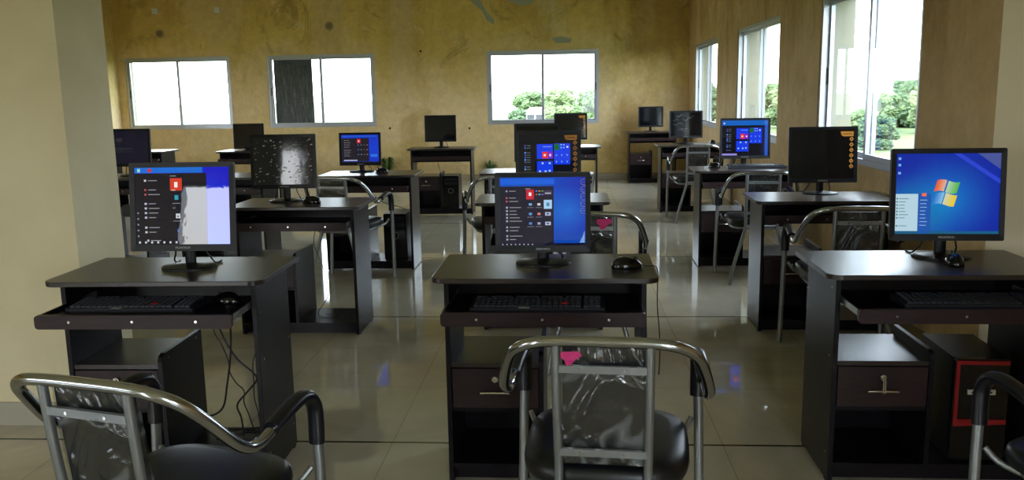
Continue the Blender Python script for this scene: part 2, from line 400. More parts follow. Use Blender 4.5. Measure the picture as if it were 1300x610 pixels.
# windows (sliding, two sashes)
wn = [0]
portals = []
def window(axis, pos, a, b, z0, z1, flip, mull=.5, offs=0.02):
    """axis 1: in a wall running in x at y=pos (inner face); outward = flip*(+)."""
    wn[0] += 1
    root = bpy.data.objects.new('window_%d' % wn[0], None); COL.objects.link(root); struct(root)
    def bb(bm, p0, p1, d0, d1, zz0, zz1):
        lo, hi = sorted((pos + flip * d0, pos + flip * d1))
        if axis == 1: box(bm, p0, p1, lo, hi, zz0, zz1)
        else: box(bm, lo, hi, p0, p1, zz0, zz1)
    F = .038
    bm = bmesh.new()
    bb(bm, a, a + F, offs - .012, offs + .07, z0, z1); bb(bm, b - F, b, offs - .012, offs + .07, z0, z1)
    bb(bm, a + F, b - F, offs - .012, offs + .07, z0, z0 + F); bb(bm, a + F, b - F, offs - .012, offs + .07, z1 - F, z1)
    fr = finish(bm, 'window_frame', ALU, root, bevel=.003)
    bm = bmesh.new(); e = .008
    bb(bm, a, a + e, offs + .07, T + .004, z0, z1); bb(bm, b - e, b, offs + .07, T + .004, z0, z1)
    bb(bm, a + e, b - e, offs + .07, T + .004, z0, z0 + e); bb(bm, a + e, b - e, offs + .07, T + .004, z1 - e, z1)
    finish(bm, 'plaster_reveal', REVEAL, root)
    mid = a + (b - a) * mull; s = .038
    for k, (p0, p1, d) in enumerate(((a + F - .006, mid + s / 2, .0), (mid - s / 2, b - F + .006, .034))):
        bm = bmesh.new(); zz0, zz1 = z0 + F - .006, z1 - F + .006; d0, d1 = offs + d, offs + d + .026
        bb(bm, p0, p0 + s, d0, d1, zz0, zz1); bb(bm, p1 - s, p1, d0, d1, zz0, zz1)
        bb(bm, p0 + s, p1 - s, d0, d1, zz0, zz0 + s); bb(bm, p0 + s, p1 - s, d0, d1, zz1 - s, zz1)
        sash = finish(bm, 'sash', ALU, root, bevel=.002)
        bm = bmesh.new(); bb(bm, p0 + s, p1 - s, d0 + .011, d0 + .015, zz0 + s, zz1 - s); finish(bm, 'pane', GLASS, sash)
        bm = bmesh.new(); px = p0 + .012 if k == 0 else p1 - .012
        zc = (z0 + z1) / 2; bb(bm, px - .007, px + .007, d0 - .008, d0, zc - .06, zc + .06); finish(bm, 'latch', ALUD, sash)
    # daylight portal at the outer face
    lp = bpy.data.lights.new('window_daylight', 'AREA'); lp.shape = 'RECTANGLE'; lp.size = b - a; lp.size_y = z1 - z0
    lo_ = bpy.data.objects.new('window_daylight', lp); COL.objects.link(lo_); lp.cycles.is_portal = True
    dpos = pos + flip * (T + .01); n = (0, -flip, 0) if axis == 1 else (-flip, 0, 0)
    lo_.location = ((a + b) / 2, dpos, (z0 + z1) / 2) if axis == 1 else (dpos, (a + b) / 2, (z0 + z1) / 2)
    lo_.rotation_euler = Vector(n).to_track_quat('-Z', 'Y').to_euler()
    return root
for a, b in BW: window(1, YB, a, b, WZ0, WZ1, 1)
for k, (a, b) in enumerate(RW): window(0, XR, a, b, WZ0, WZ1 + (.02 if k > 1 else 0), 1, .46)
for a, b in LW: window(0, XL, a, b, WZ0, WZ1, -1)
for a, b in FW: window(1, YF, a, b, .5, 2.5, -1)
# plaster surround strips round the back windows (a paler patched band)
PATCH = stained('patched_plaster', (190, 168, 116), (176, 152, 96), (150, 124, 72))
# door behind the camera: glazed two-leaf
dr = bpy.data.objects.new('door_1', None); COL.objects.link(dr); struct(dr)
bm = bmesh.new(); x0, x1 = DOOR
box(bm, x0, x0 + .05, YF - .1, YF, 0, 2.1); box(bm, x1 - .05, x1, YF - .1, YF, 0, 2.1); box(bm, x0 + .05, x1 - .05, YF - .1, YF, 2.05, 2.1)
finish(bm, 'door_frame', ALU, dr)
lp = bpy.data.lights.new('door_daylight', 'AREA'); lp.shape = 'RECTANGLE'; lp.size = 1.05; lp.size_y = 2.1; lp.cycles.is_portal = True
lo_ = bpy.data.objects.new('door_daylight', lp); COL.objects.link(lo_); lo_.location = (-3.725, YF - T - .02, 1.05); lo_.rotation_euler = Vector((0, 1, 0)).to_track_quat('-Z', 'Y').to_euler()

# dark board behind the left pane of window_2
BOARD = mat('scratched_grey_board', (58, 60, 66), .5)
_v = coords(BOARD, (14, 1, 1.6)); _n = noise(BOARD, _v, 3, 6, .75)
_n2 = noise(BOARD, coords(BOARD, (3, 1, 3)), 3.2, 3, .6, 3.)
_sc = ramp(BOARD, _n2, [(.49, (0, 0, 0, 1)), (.5, (.55, .55, .55, 1)), (.51, (0, 0, 0, 1))])
ln(BOARD, mix(BOARD, _sc, ramp(BOARD, _n, [(.35, (52, 55, 62)), (.55, (84, 87, 94)), (.72, (150, 152, 156))]), (200, 202, 206)), bsdf(BOARD).inputs['Base Color'])
bm = bmesh.new(); box(bm, -4.585, -3.975, YB + .11, YB + .125, .93, 1.93)
tag(finish(bm, 'dark_board', BOARD), 'scratched dark grey board standing behind the left pane of the middle back window', 'board')

# wall fittings
def fitting(kind, x, z, label):
    bm = bmesh.new()
    if kind == 'box':
        box(bm, x - .045, x + .045, YB - .028, YB + .001, z - .045, z + .045); disc(bm, (x - .012, YB - .03, z - .05), .012, 1, .01, mi=1)
        o = finish(bm, 'junction_box', [WHITEP, DARK], bevel=.004); tag(o, label, 'junction box', None)
    elif kind == 'vent':
        disc(bm, (x, YB, z), .065, 1, .012, 24); disc(bm, (x, YB - .012, z), .04, 1, .006, 20, mi=1)
        o = finish(bm, 'round_cap', [mat('grey_cap', (150, 134, 98), .7), mat('grey_cap_centre', (128, 112, 80), .7)]); tag(o, label, 'wall cap')
    else:
        disc(bm, (x, YB, z), .017, 1, .005, 12)
        o = finish(bm, 'wall_plug', DARK); tag(o, label, 'wall plug')
    return o
# (x, z) on the back wall
fitting('box', -6.363, 2.69, 'small white junction box high on back wall, the left one of two')
fitting('box', -5.375, 2.685, 'small white junction box high on back wall, the right one of two')
fitting('vent', -6.318, 2.349, 'round grey cap on back wall above the leftmost window')
fitting('vent', -3.635, 2.411, 'round grey cap on back wall above the middle window with the dark board')

# putty smears on the upper back wall
def smear(pts, label):
    bm = bmesh.new(); prism(bm, pts, 1, YB - .003, YB)
    tag(finish(bm, 'putty_smear', PUTTY), label, 'putty')

smear([(-1.506, 2.841), (-1.414, 2.701), (-1.273, 2.582), (-1.204, 2.441), (-1.109, 2.381), (-1.084, 2.45), (-1.201, 2.557), (-1.27, 2.697), (-1.363, 2.838)], 'blue-grey putty streak slanting down the upper back wall')
smear([(-0.933, 2.828), (-0.84, 2.699), (-0.674, 2.649), (-0.507, 2.68), (-0.41, 2.815)], 'blue-grey putty patch at the top of the back wall above the right back window')
smear([(-0.227, 2.164), (-0.083, 2.184), (0.083, 2.146), (0.059, 2.088), (-0.156, 2.081)], 'small grey putty dab just above the right back window')
for x_, z_, l_ in ((-2.757, .837, 'tiny dark wall plug right of the middle back window'), (-1.509, .819, 'tiny dark wall plug left of the right back window'), (-2.233, 2.005, 'tiny dark wall plug high between middle and right back windows')):
    fitting('plug', x_, z_, l_)

# ------------------------------------------------------------------ desk
DW, DD = .762, .447
def make_desk():
    t = thing('computer_desk', '', 'desk')
    bm = bmesh.new(); prism(bm, rrect(-DW / 2, DW / 2, 0, DD, .045, 6, (1, 1, 0, 0)), 2, .732, .75)
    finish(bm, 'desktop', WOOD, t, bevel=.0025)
    xi, pt, y0, y1 = .0385, .017, .052, .405
    for s in (-1, 1):
        bm = bmesh.new(); a, b = sorted((s * (DW / 2 - xi), s * (DW / 2 - xi - pt))); box(bm, a, b, y0, y1, .006, .732)
        bmesh.ops.bevel(bm, geom=list(bm.edges), offset=.001, segments=1, affect='EDGES')
        for zz in (.69, .62, .45, .1):
            for yy in (y1 - .03, y0 + .04): disc(bm, (s * (DW / 2 - xi) + (.0012 if s > 0 else 0), yy, zz), .0045, 0, .0012, 10, 1)
        for yy in (y0 + .03, y1 - .03): box(bm, a, b, yy - .012, yy + .012, 0, .006, 2)
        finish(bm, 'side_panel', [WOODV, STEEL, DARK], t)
    xin = DW / 2 - xi - pt   # inner face
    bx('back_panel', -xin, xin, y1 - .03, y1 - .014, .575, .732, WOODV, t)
    bm = bmesh.new(); box(bm, -xin, xin, y0 + .004, y1 - .004, .056, .072); box(bm, -xin, xin, y0 + .03, y0 + .045, .008, .056)
    finish(bm, 'bottom_shelf', WOODV, t)
    # pedestal cabinet at left
    xd = -.022
    bm = bmesh.new(); prism(bm, [(y0, .072), (y1 - .01, .072), (y1 - .01, .476), (y0 + .03, .476), (y0 + .008, .468), (y0, .45)], 0, xd, xd + .016)
    for yy, zz in ((y0 + .05, .455), (y1 - .06, .455), (y0 + .05, .1)): disc(bm, (xd + .0172, yy, zz), .0045, 0, .0012, 10, 1)
    finish(bm, 'cabinet_side', [WOODV, STEEL], t)
    bx('cabinet_top', -xin, xd, y0 + .006, y1 - .012, .424, .44, WOOD, t)
    bx('cabinet_shelf', -xin, xd, y0 + .012, y1 - .012, .262, .276, WOODV, t)
    bx('cabinet_back', -xin, xd, y1 - .022, y1 - .012, .072, .424, WOODV, t)
    d = bx('drawer', -xin + .004, xd - .003, y0 + .002, y0 + .3, .28, .42, LIP, t, bevel=.0015)
    cx = (-xin + xd) / 2
    bm = bmesh.new(); yh = y0 - .014
    tube(bm, catmull([(cx - .05, yh, .338), (cx - .025, yh - .004, .34), (cx + .025, yh - .004, .34), (cx + .05, yh, .338)], 4), .0045, 8, sx=1.)
    for s in (-1, 1): tube(bm, [(cx + s * .028, yh - .003, .34), (cx + s * .028, y0 + .003, .34)], .004, 8)
    h = finish(bm, 'handle', STEEL, d, smooth=True); h['label'] = 'bright steel drawer handle'
    bm = bmesh.new(); disc(bm, (cx, y0 + .002, .385), .011, 1, .01, 16); disc(bm, (cx, y0 - .008, .385), .006, 1, .004, 12)
    finish(bm, 'lock', STEEL, d, smooth=True)
    # keyboard tray: board, front lip and rails; local y=0 -> lip front at -.11
    tr = bx('keyboard_tray', -.318, .318, -.095, .235, .64, .653, WOODV, t)
    bm = bmesh.new(); prism(bm, rrect(-.326, .326, .624, .67, .012, 4), 1, -.111, -.095)
    for x in (-.21, .0, .21): disc(bm, (x, -.112, .648), .0045, 1, .0012, 10, 1)
    lp_ = finish(bm, 'front_lip', [LIP, STEEL], tr)
    for s in (-1, 1):
        bm = bmesh.new(); a, b = sorted((s * .3185, s * .3252)); box(bm, a, b, -.09, .27, .645, .667)
        box(bm, min(s * .312, s * .326), max(s * .312, s * .326), -.06, -.045, .653, .662)
        finish(bm, 'slide_rail', STEEL, tr)
    return t
desk0 = make_desk()

# ------------------------------------------------------------------ monitor
def scr_mesh(name, W, Hh, draw, m, parent, loc, nx=10, ny=8):
    """screen in local xz-plane facing -y; draw(add) adds rects (x0,y0,x1,y1,colour,layer) in 0..1 units, y up."""
    bm = bmesh.new(); cl = bm.loops.layers.color.new('Col')
    def quad(x0, y0, x1, y1, c, lay=1):
        yy = -.00025 * lay
        vs = [bm.verts.new(((x - .5) * W, yy, (y - .5) * Hh)) for x, y in ((x0, y0), (x1, y0), (x1, y1), (x0, y1))]
        f = bm.faces.new(vs)
        cs = c if isinstance(c, list) else [c] * 4
        for l, k in zip(f.loops, cs): l[cl] = tuple(q_ / 255 for q_ in k) + (1,)
    def poly(pts, c, lay=1):
        f = bm.faces.new([bm.verts.new(((x - .5) * W, -.00025 * lay, (y - .5) * Hh)) for x, y in pts])
        for l in f.loops: l[cl] = tuple(q_ / 255 for q_ in c) + (1,)
        bmesh.ops.recalc_face_normals(bm, faces=[f])
        if f.normal.y > 0: f.normal_flip()
    def grad(fn):
        for i in range(nx):
            for j in range(ny):
                P = [(i / nx, j / ny), ((i + 1) / nx, j / ny), ((i + 1) / nx, (j + 1) / ny), (i / nx, (j + 1) / ny)]
                quad(P[0][0], P[0][1], P[2][0], P[2][1], [fn(*p) for p in P], 0)
    draw(quad, poly, grad)
    return finish(bm, name, m, parent, loc)

def lerp(a, b, t): t = max(0, min(1, t)); return tuple(a[i] + (b[i] - a[i]) * t for i in range(3))

def d_off(q, p, g): g(lambda x, y: (5, 6, 8))
def d_dark(q, p, g): g(lambda x, y: (4, 8, 14))
def icons(q, x, y0, n, dy, c, w=.03):
    for i in range(n):
        y = y0 - i * dy
        q(x, y - .012, x + w, y + .014, c, 2); q(x + w + .02, y - .004, x + w + .02 + random.uniform(.07, .15), y + .006, (150, 150, 155), 2)
def d_start(q, p, g):         # tile menu over blue wallpaper
    def w(x, y):
        c = lerp((12, 76, 186), (16, 40, 166), (x - .5) * 2) if y > .2 else lerp((8, 72, 176), (12, 66, 172), x)
        return lerp(c, (24, 108, 205), max(0, 1 - math.hypot(x - .78, y - .5) * 2.6))
    g(w)
    q(.01, .9, .64, .98, (22, 92, 215), 1); q(0, 0, 1, .035, (14, 16, 40), 2)
    q(0, .035, .63, .87, (30, 28, 46), 1)
    q(.3, .83, .36, .838, (170, 170, 175), 2)
    q(.31, .68, .40, .82, (196, 34, 56), 2); q(.34, .73, .37, .78, (240, 235, 235), 3)
    for i in range(3):
        q(.42 + i * .035, .79, .44 + i * .035, .81, ((60, 130, 220), (230, 110, 40), (60, 170, 90))[i], 2); q(.42 + i * .035, .74, .44 + i * .035, .76, ((200, 60, 60), (60, 190, 200), (130, 90, 190))[i], 2)
    q(.52, .74, .61, .81, (60, 50, 84), 2); q(.53, .76, .6, .775, (190, 190, 200), 3)
    for r in range(3):
        for c in range(3):
            x, y = .34 + c * .1, .6 - r * .14
            if c == 2 and r == 0: q(.515, .54, .61, .67, (165, 205, 235), 2); q(.545, .58, .58, .63, (70, 130, 170), 3); continue
            if c == 2: q(x - .01, y - .02, x + .055, y + .03, (176, 190, 220), 2); q(x + .005, y - .005, x + .035, y + .016, (60, 60, 90), 3); continue
            q(x, y - .01, x + .035, y + .022, ((120, 170, 220), (210, 210, 215), (90, 150, 220), (220, 120, 110), (90, 130, 200), (150, 160, 200))[(r * 2 + c) % 6], 2)
            q(x - .02, y - .045, x + .055, y - .037, (120, 120, 135), 2)
    icons(q, .07, .8, 1, .1, (150, 150, 160), .02); icons(q, .07, .7, 2, .05, (170, 90, 90), .02); icons(q, .07, .56, 5, .05, (165, 170, 185), .022); icons(q, .07, .27, 2, .05, (160, 165, 180), .022); icons(q, .07, .14, 2, .05, (160, 165, 180), .022)
    for i in range(8): q(.02 + i * .05, .01, .035 + i * .05, .026, (170, 175, 190), 3)
    p([(.93, .04), (.99, .04), (.99, .22), (.97, .14)], (120, 160, 215), 2)
def d_start_small(q, p, g):
    g(lambda x, y: lerp((14, 60, 200), (24, 30, 170), abs(y - .5)))
    q(.02, .92, .95, .975, (26, 84, 190), 1)
    q(0, .04, .74, .88, (26, 22, 34), 1); q(0, 0, 1, .03, (14, 14, 30), 2)
    q(.42, .7, .52, .85, (196, 34, 56), 2); q(.455, .75, .485, .8, (235, 225, 225), 3)
    for k in range(12): q(.44 + (k % 4) * .08, .62 - (k // 4) * .17, .465 + (k % 4) * .08, .645 - (k // 4) * .17, ((90, 140, 220), (150, 160, 190), (190, 70, 60), (80, 170, 190))[(k * 3) % 4], 2)
    icons(q, .08, .8, 4, .08, (150, 150, 165), .02); icons(q, .08, .45, 4, .07, (140, 150, 180), .02)
    q(.06, .06, .42, .1, (170, 180, 215), 2); q(.78, .2, .96, .3, (40, 110, 220), 2)
def d_tiles(q, p, g, top=False):
    g(lambda x, y: (16, 18, 26) if not top else (18, 20, 30))
    if top:
        q(0, .86, 1, 1, (20, 96, 190), 1); q(.93, 0, 1, .86, (14, 70, 180), 1); q(.86, 0, .93, .86, (22, 30, 60), 1); q(.03, .9, .06, .94, (220, 225, 235), 2)
        q(.0, .01, .33, .06, (150, 140, 220), 2)
    B = (24, 60, 226); B2 = (30, 74, 232)
    x0, x1, x2, x3 = .31, .58, .60, .87
    y3, y2, y1, y0 = .78, .47, .42, .12
    q(x0, y2, x1, y3, B, 2)
    q(x0, y0, x1, y1, B, 2); q(x2, y2 - .12, x3, y3 + .01, B, 2)
    q(x0 + .09, y2 + .01, x0 + .18, y2 + .15, (226, 44, 34), 3); q(x0 + .18, y2 + .01, x1, y2 + .15, (120, 34, 196), 3)
    q(x0 + .115, y2 + .055, x0 + .15, y2 + .1, (245, 220, 215), 4); q(x0 + .21, y2 + .055, x0 + .24, y2 + .1, (235, 220, 245), 4)
    q(x2 + .005, y3 - .13, x2 + .085, y3, (24, 104, 40), 3)
    for i in range(4): q(x2 + .11 + (i % 2) * .045, y3 - .09 + (i // 2) * .06, x2 + .13 + (i % 2) * .045, y3 - .065 + (i // 2) * .06, (160, 200, 245), 3)
    for i in range(3):
        for j in range(2): q(x2 + .03 + i * .09, y2 - .08 + j * .14, x2 + .05 + i * .09, y2 - .045 + j * .14, (110, 160, 245), 3)
    q(x2 + .21, y3 - .08, x2 + .24, y3 - .045, (215, 230, 250), 3)
    q(x0 + .1, y3 - .06, x1 - .02, y3 - .05, (150, 180, 240), 3)
    for x, y in ((.08, .24), (.2, .24), (.2, .08), (.035, .07), (.13, .07)): q(x0 + x, y0 + y, x0 + x + .03, y0 + y + .035, (170, 205, 250), 3)
    for i, y in enumerate((.75, .7, .6, .55, .5, .45, .4, .3, .25, .15)): q(.1, y - .012, .125, y + .016, ((90, 80, 160), (60, 110, 190), (90, 160, 235))[i % 3], 2); q(.14, y - .003, .2, y + .006, (120, 125, 140), 2)
def d_tiles_top(q, p, g): d_tiles(q, p, g, True)
def d_left(q, p, g):
    g(lambda x, y: lerp((60, 110, 235), (24, 26, 190), (x * .4 + y * .6) * 1.3 - .2))
    q(0, .93, .72, 1, (26, 106, 205), 1); q(.03, .94, .06, .985, (150, 210, 190), 2); q(.14, .94, .18, .985, (200, 40, 60), 2)
    q(0, 0, .76, .925, (27, 25, 34), 1)
    q(.375, .7, .5, .86, (206, 62, 44), 2); q(.42, .74, .455, .81, (245, 235, 225), 3); q(.39, .7, .43, .71, (230, 200, 190), 3)
    q(.375, .885, .44, .893, (160, 160, 165), 2)
    q(.42, .58, .46, .64, (44, 150, 175), 2); q(.395, .53, .48, .538, (140, 140, 150), 2); q(.395, .47, .43, .478, (140, 140, 150), 2)
    q(.43, .34, .475, .4, (200, 205, 212), 2); q(.445, .355, .46, .375, (60, 60, 70), 3); q(.4, .3, .49, .308, (130, 130, 140), 2); q(.44, .16, .46, .2, (60, 80, 150), 2)
    icons(q, .1, .83, 1, .1, (200, 200, 205), .022); icons(q, .1, .71, 2, .06, (170, 80, 90), .022)
    icons(q, .1, .53, 4, .06, (185, 190, 205), .024); icons(q, .1, .22, 2, .06, (190, 195, 205), .024); icons(q, .12, .05, 1, .06, (190, 195, 205), .02)
    for i in range(7): q(.03 + i * .065, .015, .05 + i * .065, .04, (200, 205, 210), 3)
    for i in range(5): q(.02, .1 + i * .075, .036, .12 + i * .075, (150, 155, 165), 2)
def d_seven(q, p, g):
    def w(x, y):
        d = math.hypot((x - .48) * 1.1, y - .42)
        c = lerp((16, 128, 200), (10, 40, 158), d * 1.75)
        return lerp((12, 140, 176), c, min(1, math.hypot(x - .05, y - .2) * 1.8))
    g(w)
    q(0, 0, 1, .035, (20, 90, 130), 1); q(0, .035, .22, .5, (178, 208, 222), 1); q(.22, .0, .345, .5, (28, 84, 170), 1)
    q(.255, .47, .3, .51, (230, 110, 80), 2)
    for i, y in enumerate((.44, .4, .36, .32, .28, .24, .2, .1)): q(.01, y - .008, .025, y + .01, (50, 110, 90), 2); q(.035, y - .004, .035 + .05 + .05 * random.random(), y + .004, (90, 110, 130), 2)
    for i in range(8): q(.24, .42 - i * .045, .24 + .05 + .03 * random.random(), .426 - i * .045, (180, 205, 235), 2)
    for y in (.94, .86, .76): q(.02, y - .015, .045, y + .015, (120, 180, 220), 2)
    # waving four-pane flag
    def flag(x0, x1, y0, y1, c, c2):
        n = 6; T_, B_ = [], []
        for i in range(n + 1):
            t = i / n; x = x0 + (x1 - x0) * t
            wv = .02 * math.sin((x - .36) / .27 * 2 * math.pi)
            T_.append((x + .02, y1 + wv)); B_.append((x - .012, y0 + wv))
        for i in range(n):
            t = i / n
            p([B_[i], B_[i + 1], T_[i + 1], T_[i]], lerp(c, c2, t), 3)
    flag(.38, .475, .52, .66, (230, 90, 50), (214, 190, 170)); flag(.49, .60, .52, .66, (170, 205, 170), (70, 170, 60))
    flag(.35, .455, .36, .50, (30, 110, 200), (150, 200, 225)); flag(.465, .575, .36, .50, (205, 205, 170), (232, 196, 30))
    p([(.55, 1), (.62, 1), (1, .68), (1, .62)], (40, 66, 200), 1); p([(.78, 1), (1, 1), (1, .8)], (70, 84, 150), 1)  # diagonal band and corner: reflection on the glass, painted into the screen colours
def d_zeb(q, p, g): g(lambda x, y: (12, 14, 34))

def sticker(parent, W, Hh, m2, outline=False):
    bm = bmesh.new(); x1 = W / 2 - .004; z1 = Hh / 2 - .006
    if not outline:
        prism(bm, [(x1 - .075, z1 - .004), (x1, z1 - .004), (x1 - .002, z1 - .032), (x1 - .058, z1 - .032), (x1 - .068, z1 - .026)], 1, -.0022, -.0012)
        z = z1 - .048; n = 6; st = .031
        for i in range(n):
            c = (x1 - .012, z - i * st); r = .012
            prism(bm, [(c[0] + r * math.cos(a * math.pi / 4), c[1] + r * (1.1 if a % 2 == 0 else .75) * math.sin(a * math.pi / 4)) for a in range(8)], 1, -.0022, -.0012)
            prism(bm, [(c[0] + .006 * math.cos(a * math.pi / 3), c[1] + .006 * math.sin(a * math.pi / 3)) for a in range(6)], 1, -.0026, -.0022, 1)
        prism(bm, [(x1 - .06, z1 - .016), (x1 - .01, z1 - .016), (x1 - .01, z1 - .021), (x1 - .06, z1 - .021)], 1, -.0026, -.0022, 1)
        o = finish(bm, 'feature_sticker', [ORANGE, BROWNST], parent); o['label'] = 'orange sticker strip of six badges'
    else:
        for i in range(5):
            c = (x1 - .002, z1 - .012 - i * .0255); n = 18
            for k in range(n):
                a, b = 2 * math.pi * k / n, 2 * math.pi * (k + 1) / n
                prism(bm, [(c[0] + r * math.cos(t), c[1] + r * math.sin(t)) for r, t in ((.0115, a), (.0115, b), (.0098, b), (.0098, a))], 1, -.0022, -.0014)
            prism(bm, [(c[0] - .004, c[1] - .001), (c[0] + .004, c[1] - .001), (c[0] + .004, c[1] + .001), (c[0] - .004, c[1] + .001)], 1, -.0022, -.0014)
        o = finish(bm, 'feature_sticker', mat('pale_sticker_ring', (176, 170, 150), .5), parent); o['label'] = 'clear sticker with five pale rings'
    o.location = (0, 0, 0)

def make_monitor(W, Hh, draw, label, loc, rz, tilt=6., sz=.0, zc=None, base=.1, extra=None, lit=True, brand='FRONTECH', bez=.018, mode=None):
    """W,Hh outer size; foot on the desk top at loc."""
    t = thing('computer_monitor', label, 'monitor', loc, rz, 'monitors on the lab desks')
    zc = zc or (.0665 + Hh / 2)
    # head: an object whose origin is the screen centre, tilted back
    bm = bmesh.new()
    o_ = rrect(-W / 2, W / 2, -Hh / 2, Hh / 2, .006, 3); n = len(o_)
    sw, sh = W - 2 * bez, Hh - 2 * bez - .006
    zo = .003
    inn = [(max(-sw / 2, min(sw / 2, p[0])), max(-sh / 2 + zo, min(sh / 2 + zo, p[1]))) for p in o_]
    rings = []
    for pts, y in ((inn, .0025), (inn, -.0035), (o_, -.005), (o_, .012), ([(p[0] * .93, p[1] * .93) for p in o_], .026), ([(p[0] * .62, p[1] * .62) for p in o_], .042)):
        rings.append([bm.verts.new((p[0], y, p[1])) for p in pts])
    for a, b in zip(rings, rings[1:]):
        for k in range(n):
            try: bm.faces.new((a[k], a[(k + 1) % n], b[(k + 1) % n], b[k]))
            except ValueError: pass
    bm.faces.new(rings[-1])
    bmesh.ops.remove_doubles(bm, verts=bm.verts, dist=1e-5)
    bmesh.ops.recalc_face_normals(bm, faces=bm.faces)
    h = finish(bm, 'monitor_housing', BLACK, t, smooth=False)
    h.location = (0, -.015, zc); h.rotation_euler = (-R(tilt), 0, 0)
    s = scr_mesh('screen', sw, sh, draw, SCR if lit else SCRF, h, (0, .0, zo))
    s['label'] = 'lit screen' if lit else 'dark screen'
    if brand:
        text_mesh(brand, .0105 if W > .36 else .0095, 'brand_mark', LOGO, h, (0, -.0054, -Hh / 2 + bez * .55 + .002))
    # neck
    bm = bmesh.new(); tube(bm, [(0, .02, .006), (0, .022, zc - Hh / 2 + .02), (0, .028, zc - .03)], .021, 12, sx=1., ry=.011, up=(0, 1, 0))
    finish(bm, 'neck', BLACK, t, smooth=True)
    bm = bmesh.new(); lathe(bm, [(base, 0), (base, .004), (base * .96, .008), (base * .6, .012), (.03, .016)], (0, .005, 0), 40, 1., .78)
    finish(bm, 'stand_base', BLACK, t, smooth=True)
    if mode == 'orange': sticker(s, sw, sh, None)
    if mode == 'rings': sticker(s, sw, sh, None, True)
    if mode == 'zeb':
        text_mesh('ZEBRONICS', .027, 'screen_text', DIML, s, (-.03, -.0012, -.012), spacing=1.1)
        bm = bmesh.new(); 
        for k, (z, w_) in enumerate(((.042, .02), (.05, .03), (.058, .034), (.066, .026))):
            prism(bm, [(-.075 - w_, z), (-.075 + w_, z + .004), (-.075 + w_, z + .008), (-.075 - w_ * .6, z + .005)], 1, -.0018, -.0008)
        finish(bm, 'screen_emblem', DIML, s)
        bx('text_underline', -.11, .05, -.0016, -.0008, -.036, -.034, DIML, s)
    if mode == 'speckle' or mode == 'crease':
        bm = bmesh.new(); rnd = random.Random(5)
        if mode == 'speckle':
            for i in range(95):
                x, z = rnd.uniform(-.48, .48) * sw, rnd.uniform(-.48, .48) * sh; r = rnd.uniform(.0012, .0042); e = rnd.uniform(.9, 2.6)
                prism(bm, [(x + r * e * math.cos(a) , z + r * math.sin(a) + r * e * .2 * math.cos(a)) for a in [2 * math.pi * k / 8 for k in range(8)]], 1, -.0022, -.0012)
            for i in range(7):
                x, z = rnd.uniform(-.05, .42) * sw, rnd.uniform(-.3, .4) * sh; e = rnd.uniform(.01, .022)
                prism(bm, [(x - e, z - .001), (x, z - .003), (x + e, z + .002), (x + e * .4, z + .005), (x - e * .4, z + .003)], 1, -.0022, -.0012)
        else:
            for i in range(9):
                x, z = rnd.uniform(-.45, .1) * sw, rnd.uniform(-.35, .42) * sh; L = rnd.uniform(.04, .11)
                pts = catmull([(x, -.0017, z), (x + L * .35, -.0017, z - rnd.uniform(.0, .02)), (x + L * .7, -.0017, z + rnd.uniform(-.01, .015)), (x + L, -.0017, z + rnd.uniform(-.01, .02))], 4)
                tube(bm, pts, .0008, 5)
        f = finish(bm, 'protective_film', mat('film_bubbles', (176, 182, 186), .3), s)
        f['label'] = 'clear protective film with pale bubbles' if mode == 'speckle' else 'creased clear protective film'
    # cable behind
    bm = bmesh.new(); tube(bm, catmull([(.05, .02, zc - .05), (.055, .03, zc - Hh / 2 - .005), (.065, .045, .03), (.07, .075, .004), (.075, .12, .0035)], 6), .003, 8)
    if W > .36:
        finish(bm, 'display_cable', CABLE, t, smooth=True); bm = bmesh.new()
        tube(bm, catmull([(-.05, .02, zc - .05), (-.058, .03, zc - Hh / 2 - .005), (-.075, .05, .02), (-.08, .08, .004), (-.085, .12, .0035)], 6), .003, 8)
    finish(bm, 'display_cable', CABLE, t, smooth=True)
    return t

# ------------------------------------------------------------------ mouse, keyboard, tower
def make_mouse(glossy=False):
    t = thing('computer_mouse', '', 'mouse')
    bm = bmesh.new(); bmesh.ops.create_uvsphere(bm, u_segments=20, v_segments=12, radius=1)
    for v in bm.verts:
        x, y, z = v.co; w = .031 * (1 - .12 * (y > 0) * y); v.co = (x * w, y * .056, max(z, -.12) * (.036 - .008 * y) + .005)
    zmin = min(v.co.z for v in bm.verts)
    for v in bm.verts: v.co.z -= zmin
    finish(bm, 'mouse_body', BLACKG, t, smooth=True)
    tb('scroll_wheel', [(-.003, .03, .034), (.003, .03, .034)], .007, DARK, t, 12)
    return t
mouse0 = make_mouse()
def cord(o, pts, name='mouse_cord', r=.0018):
    return tb(name, catmull(pts, 6), r, CABLE, o, 6)

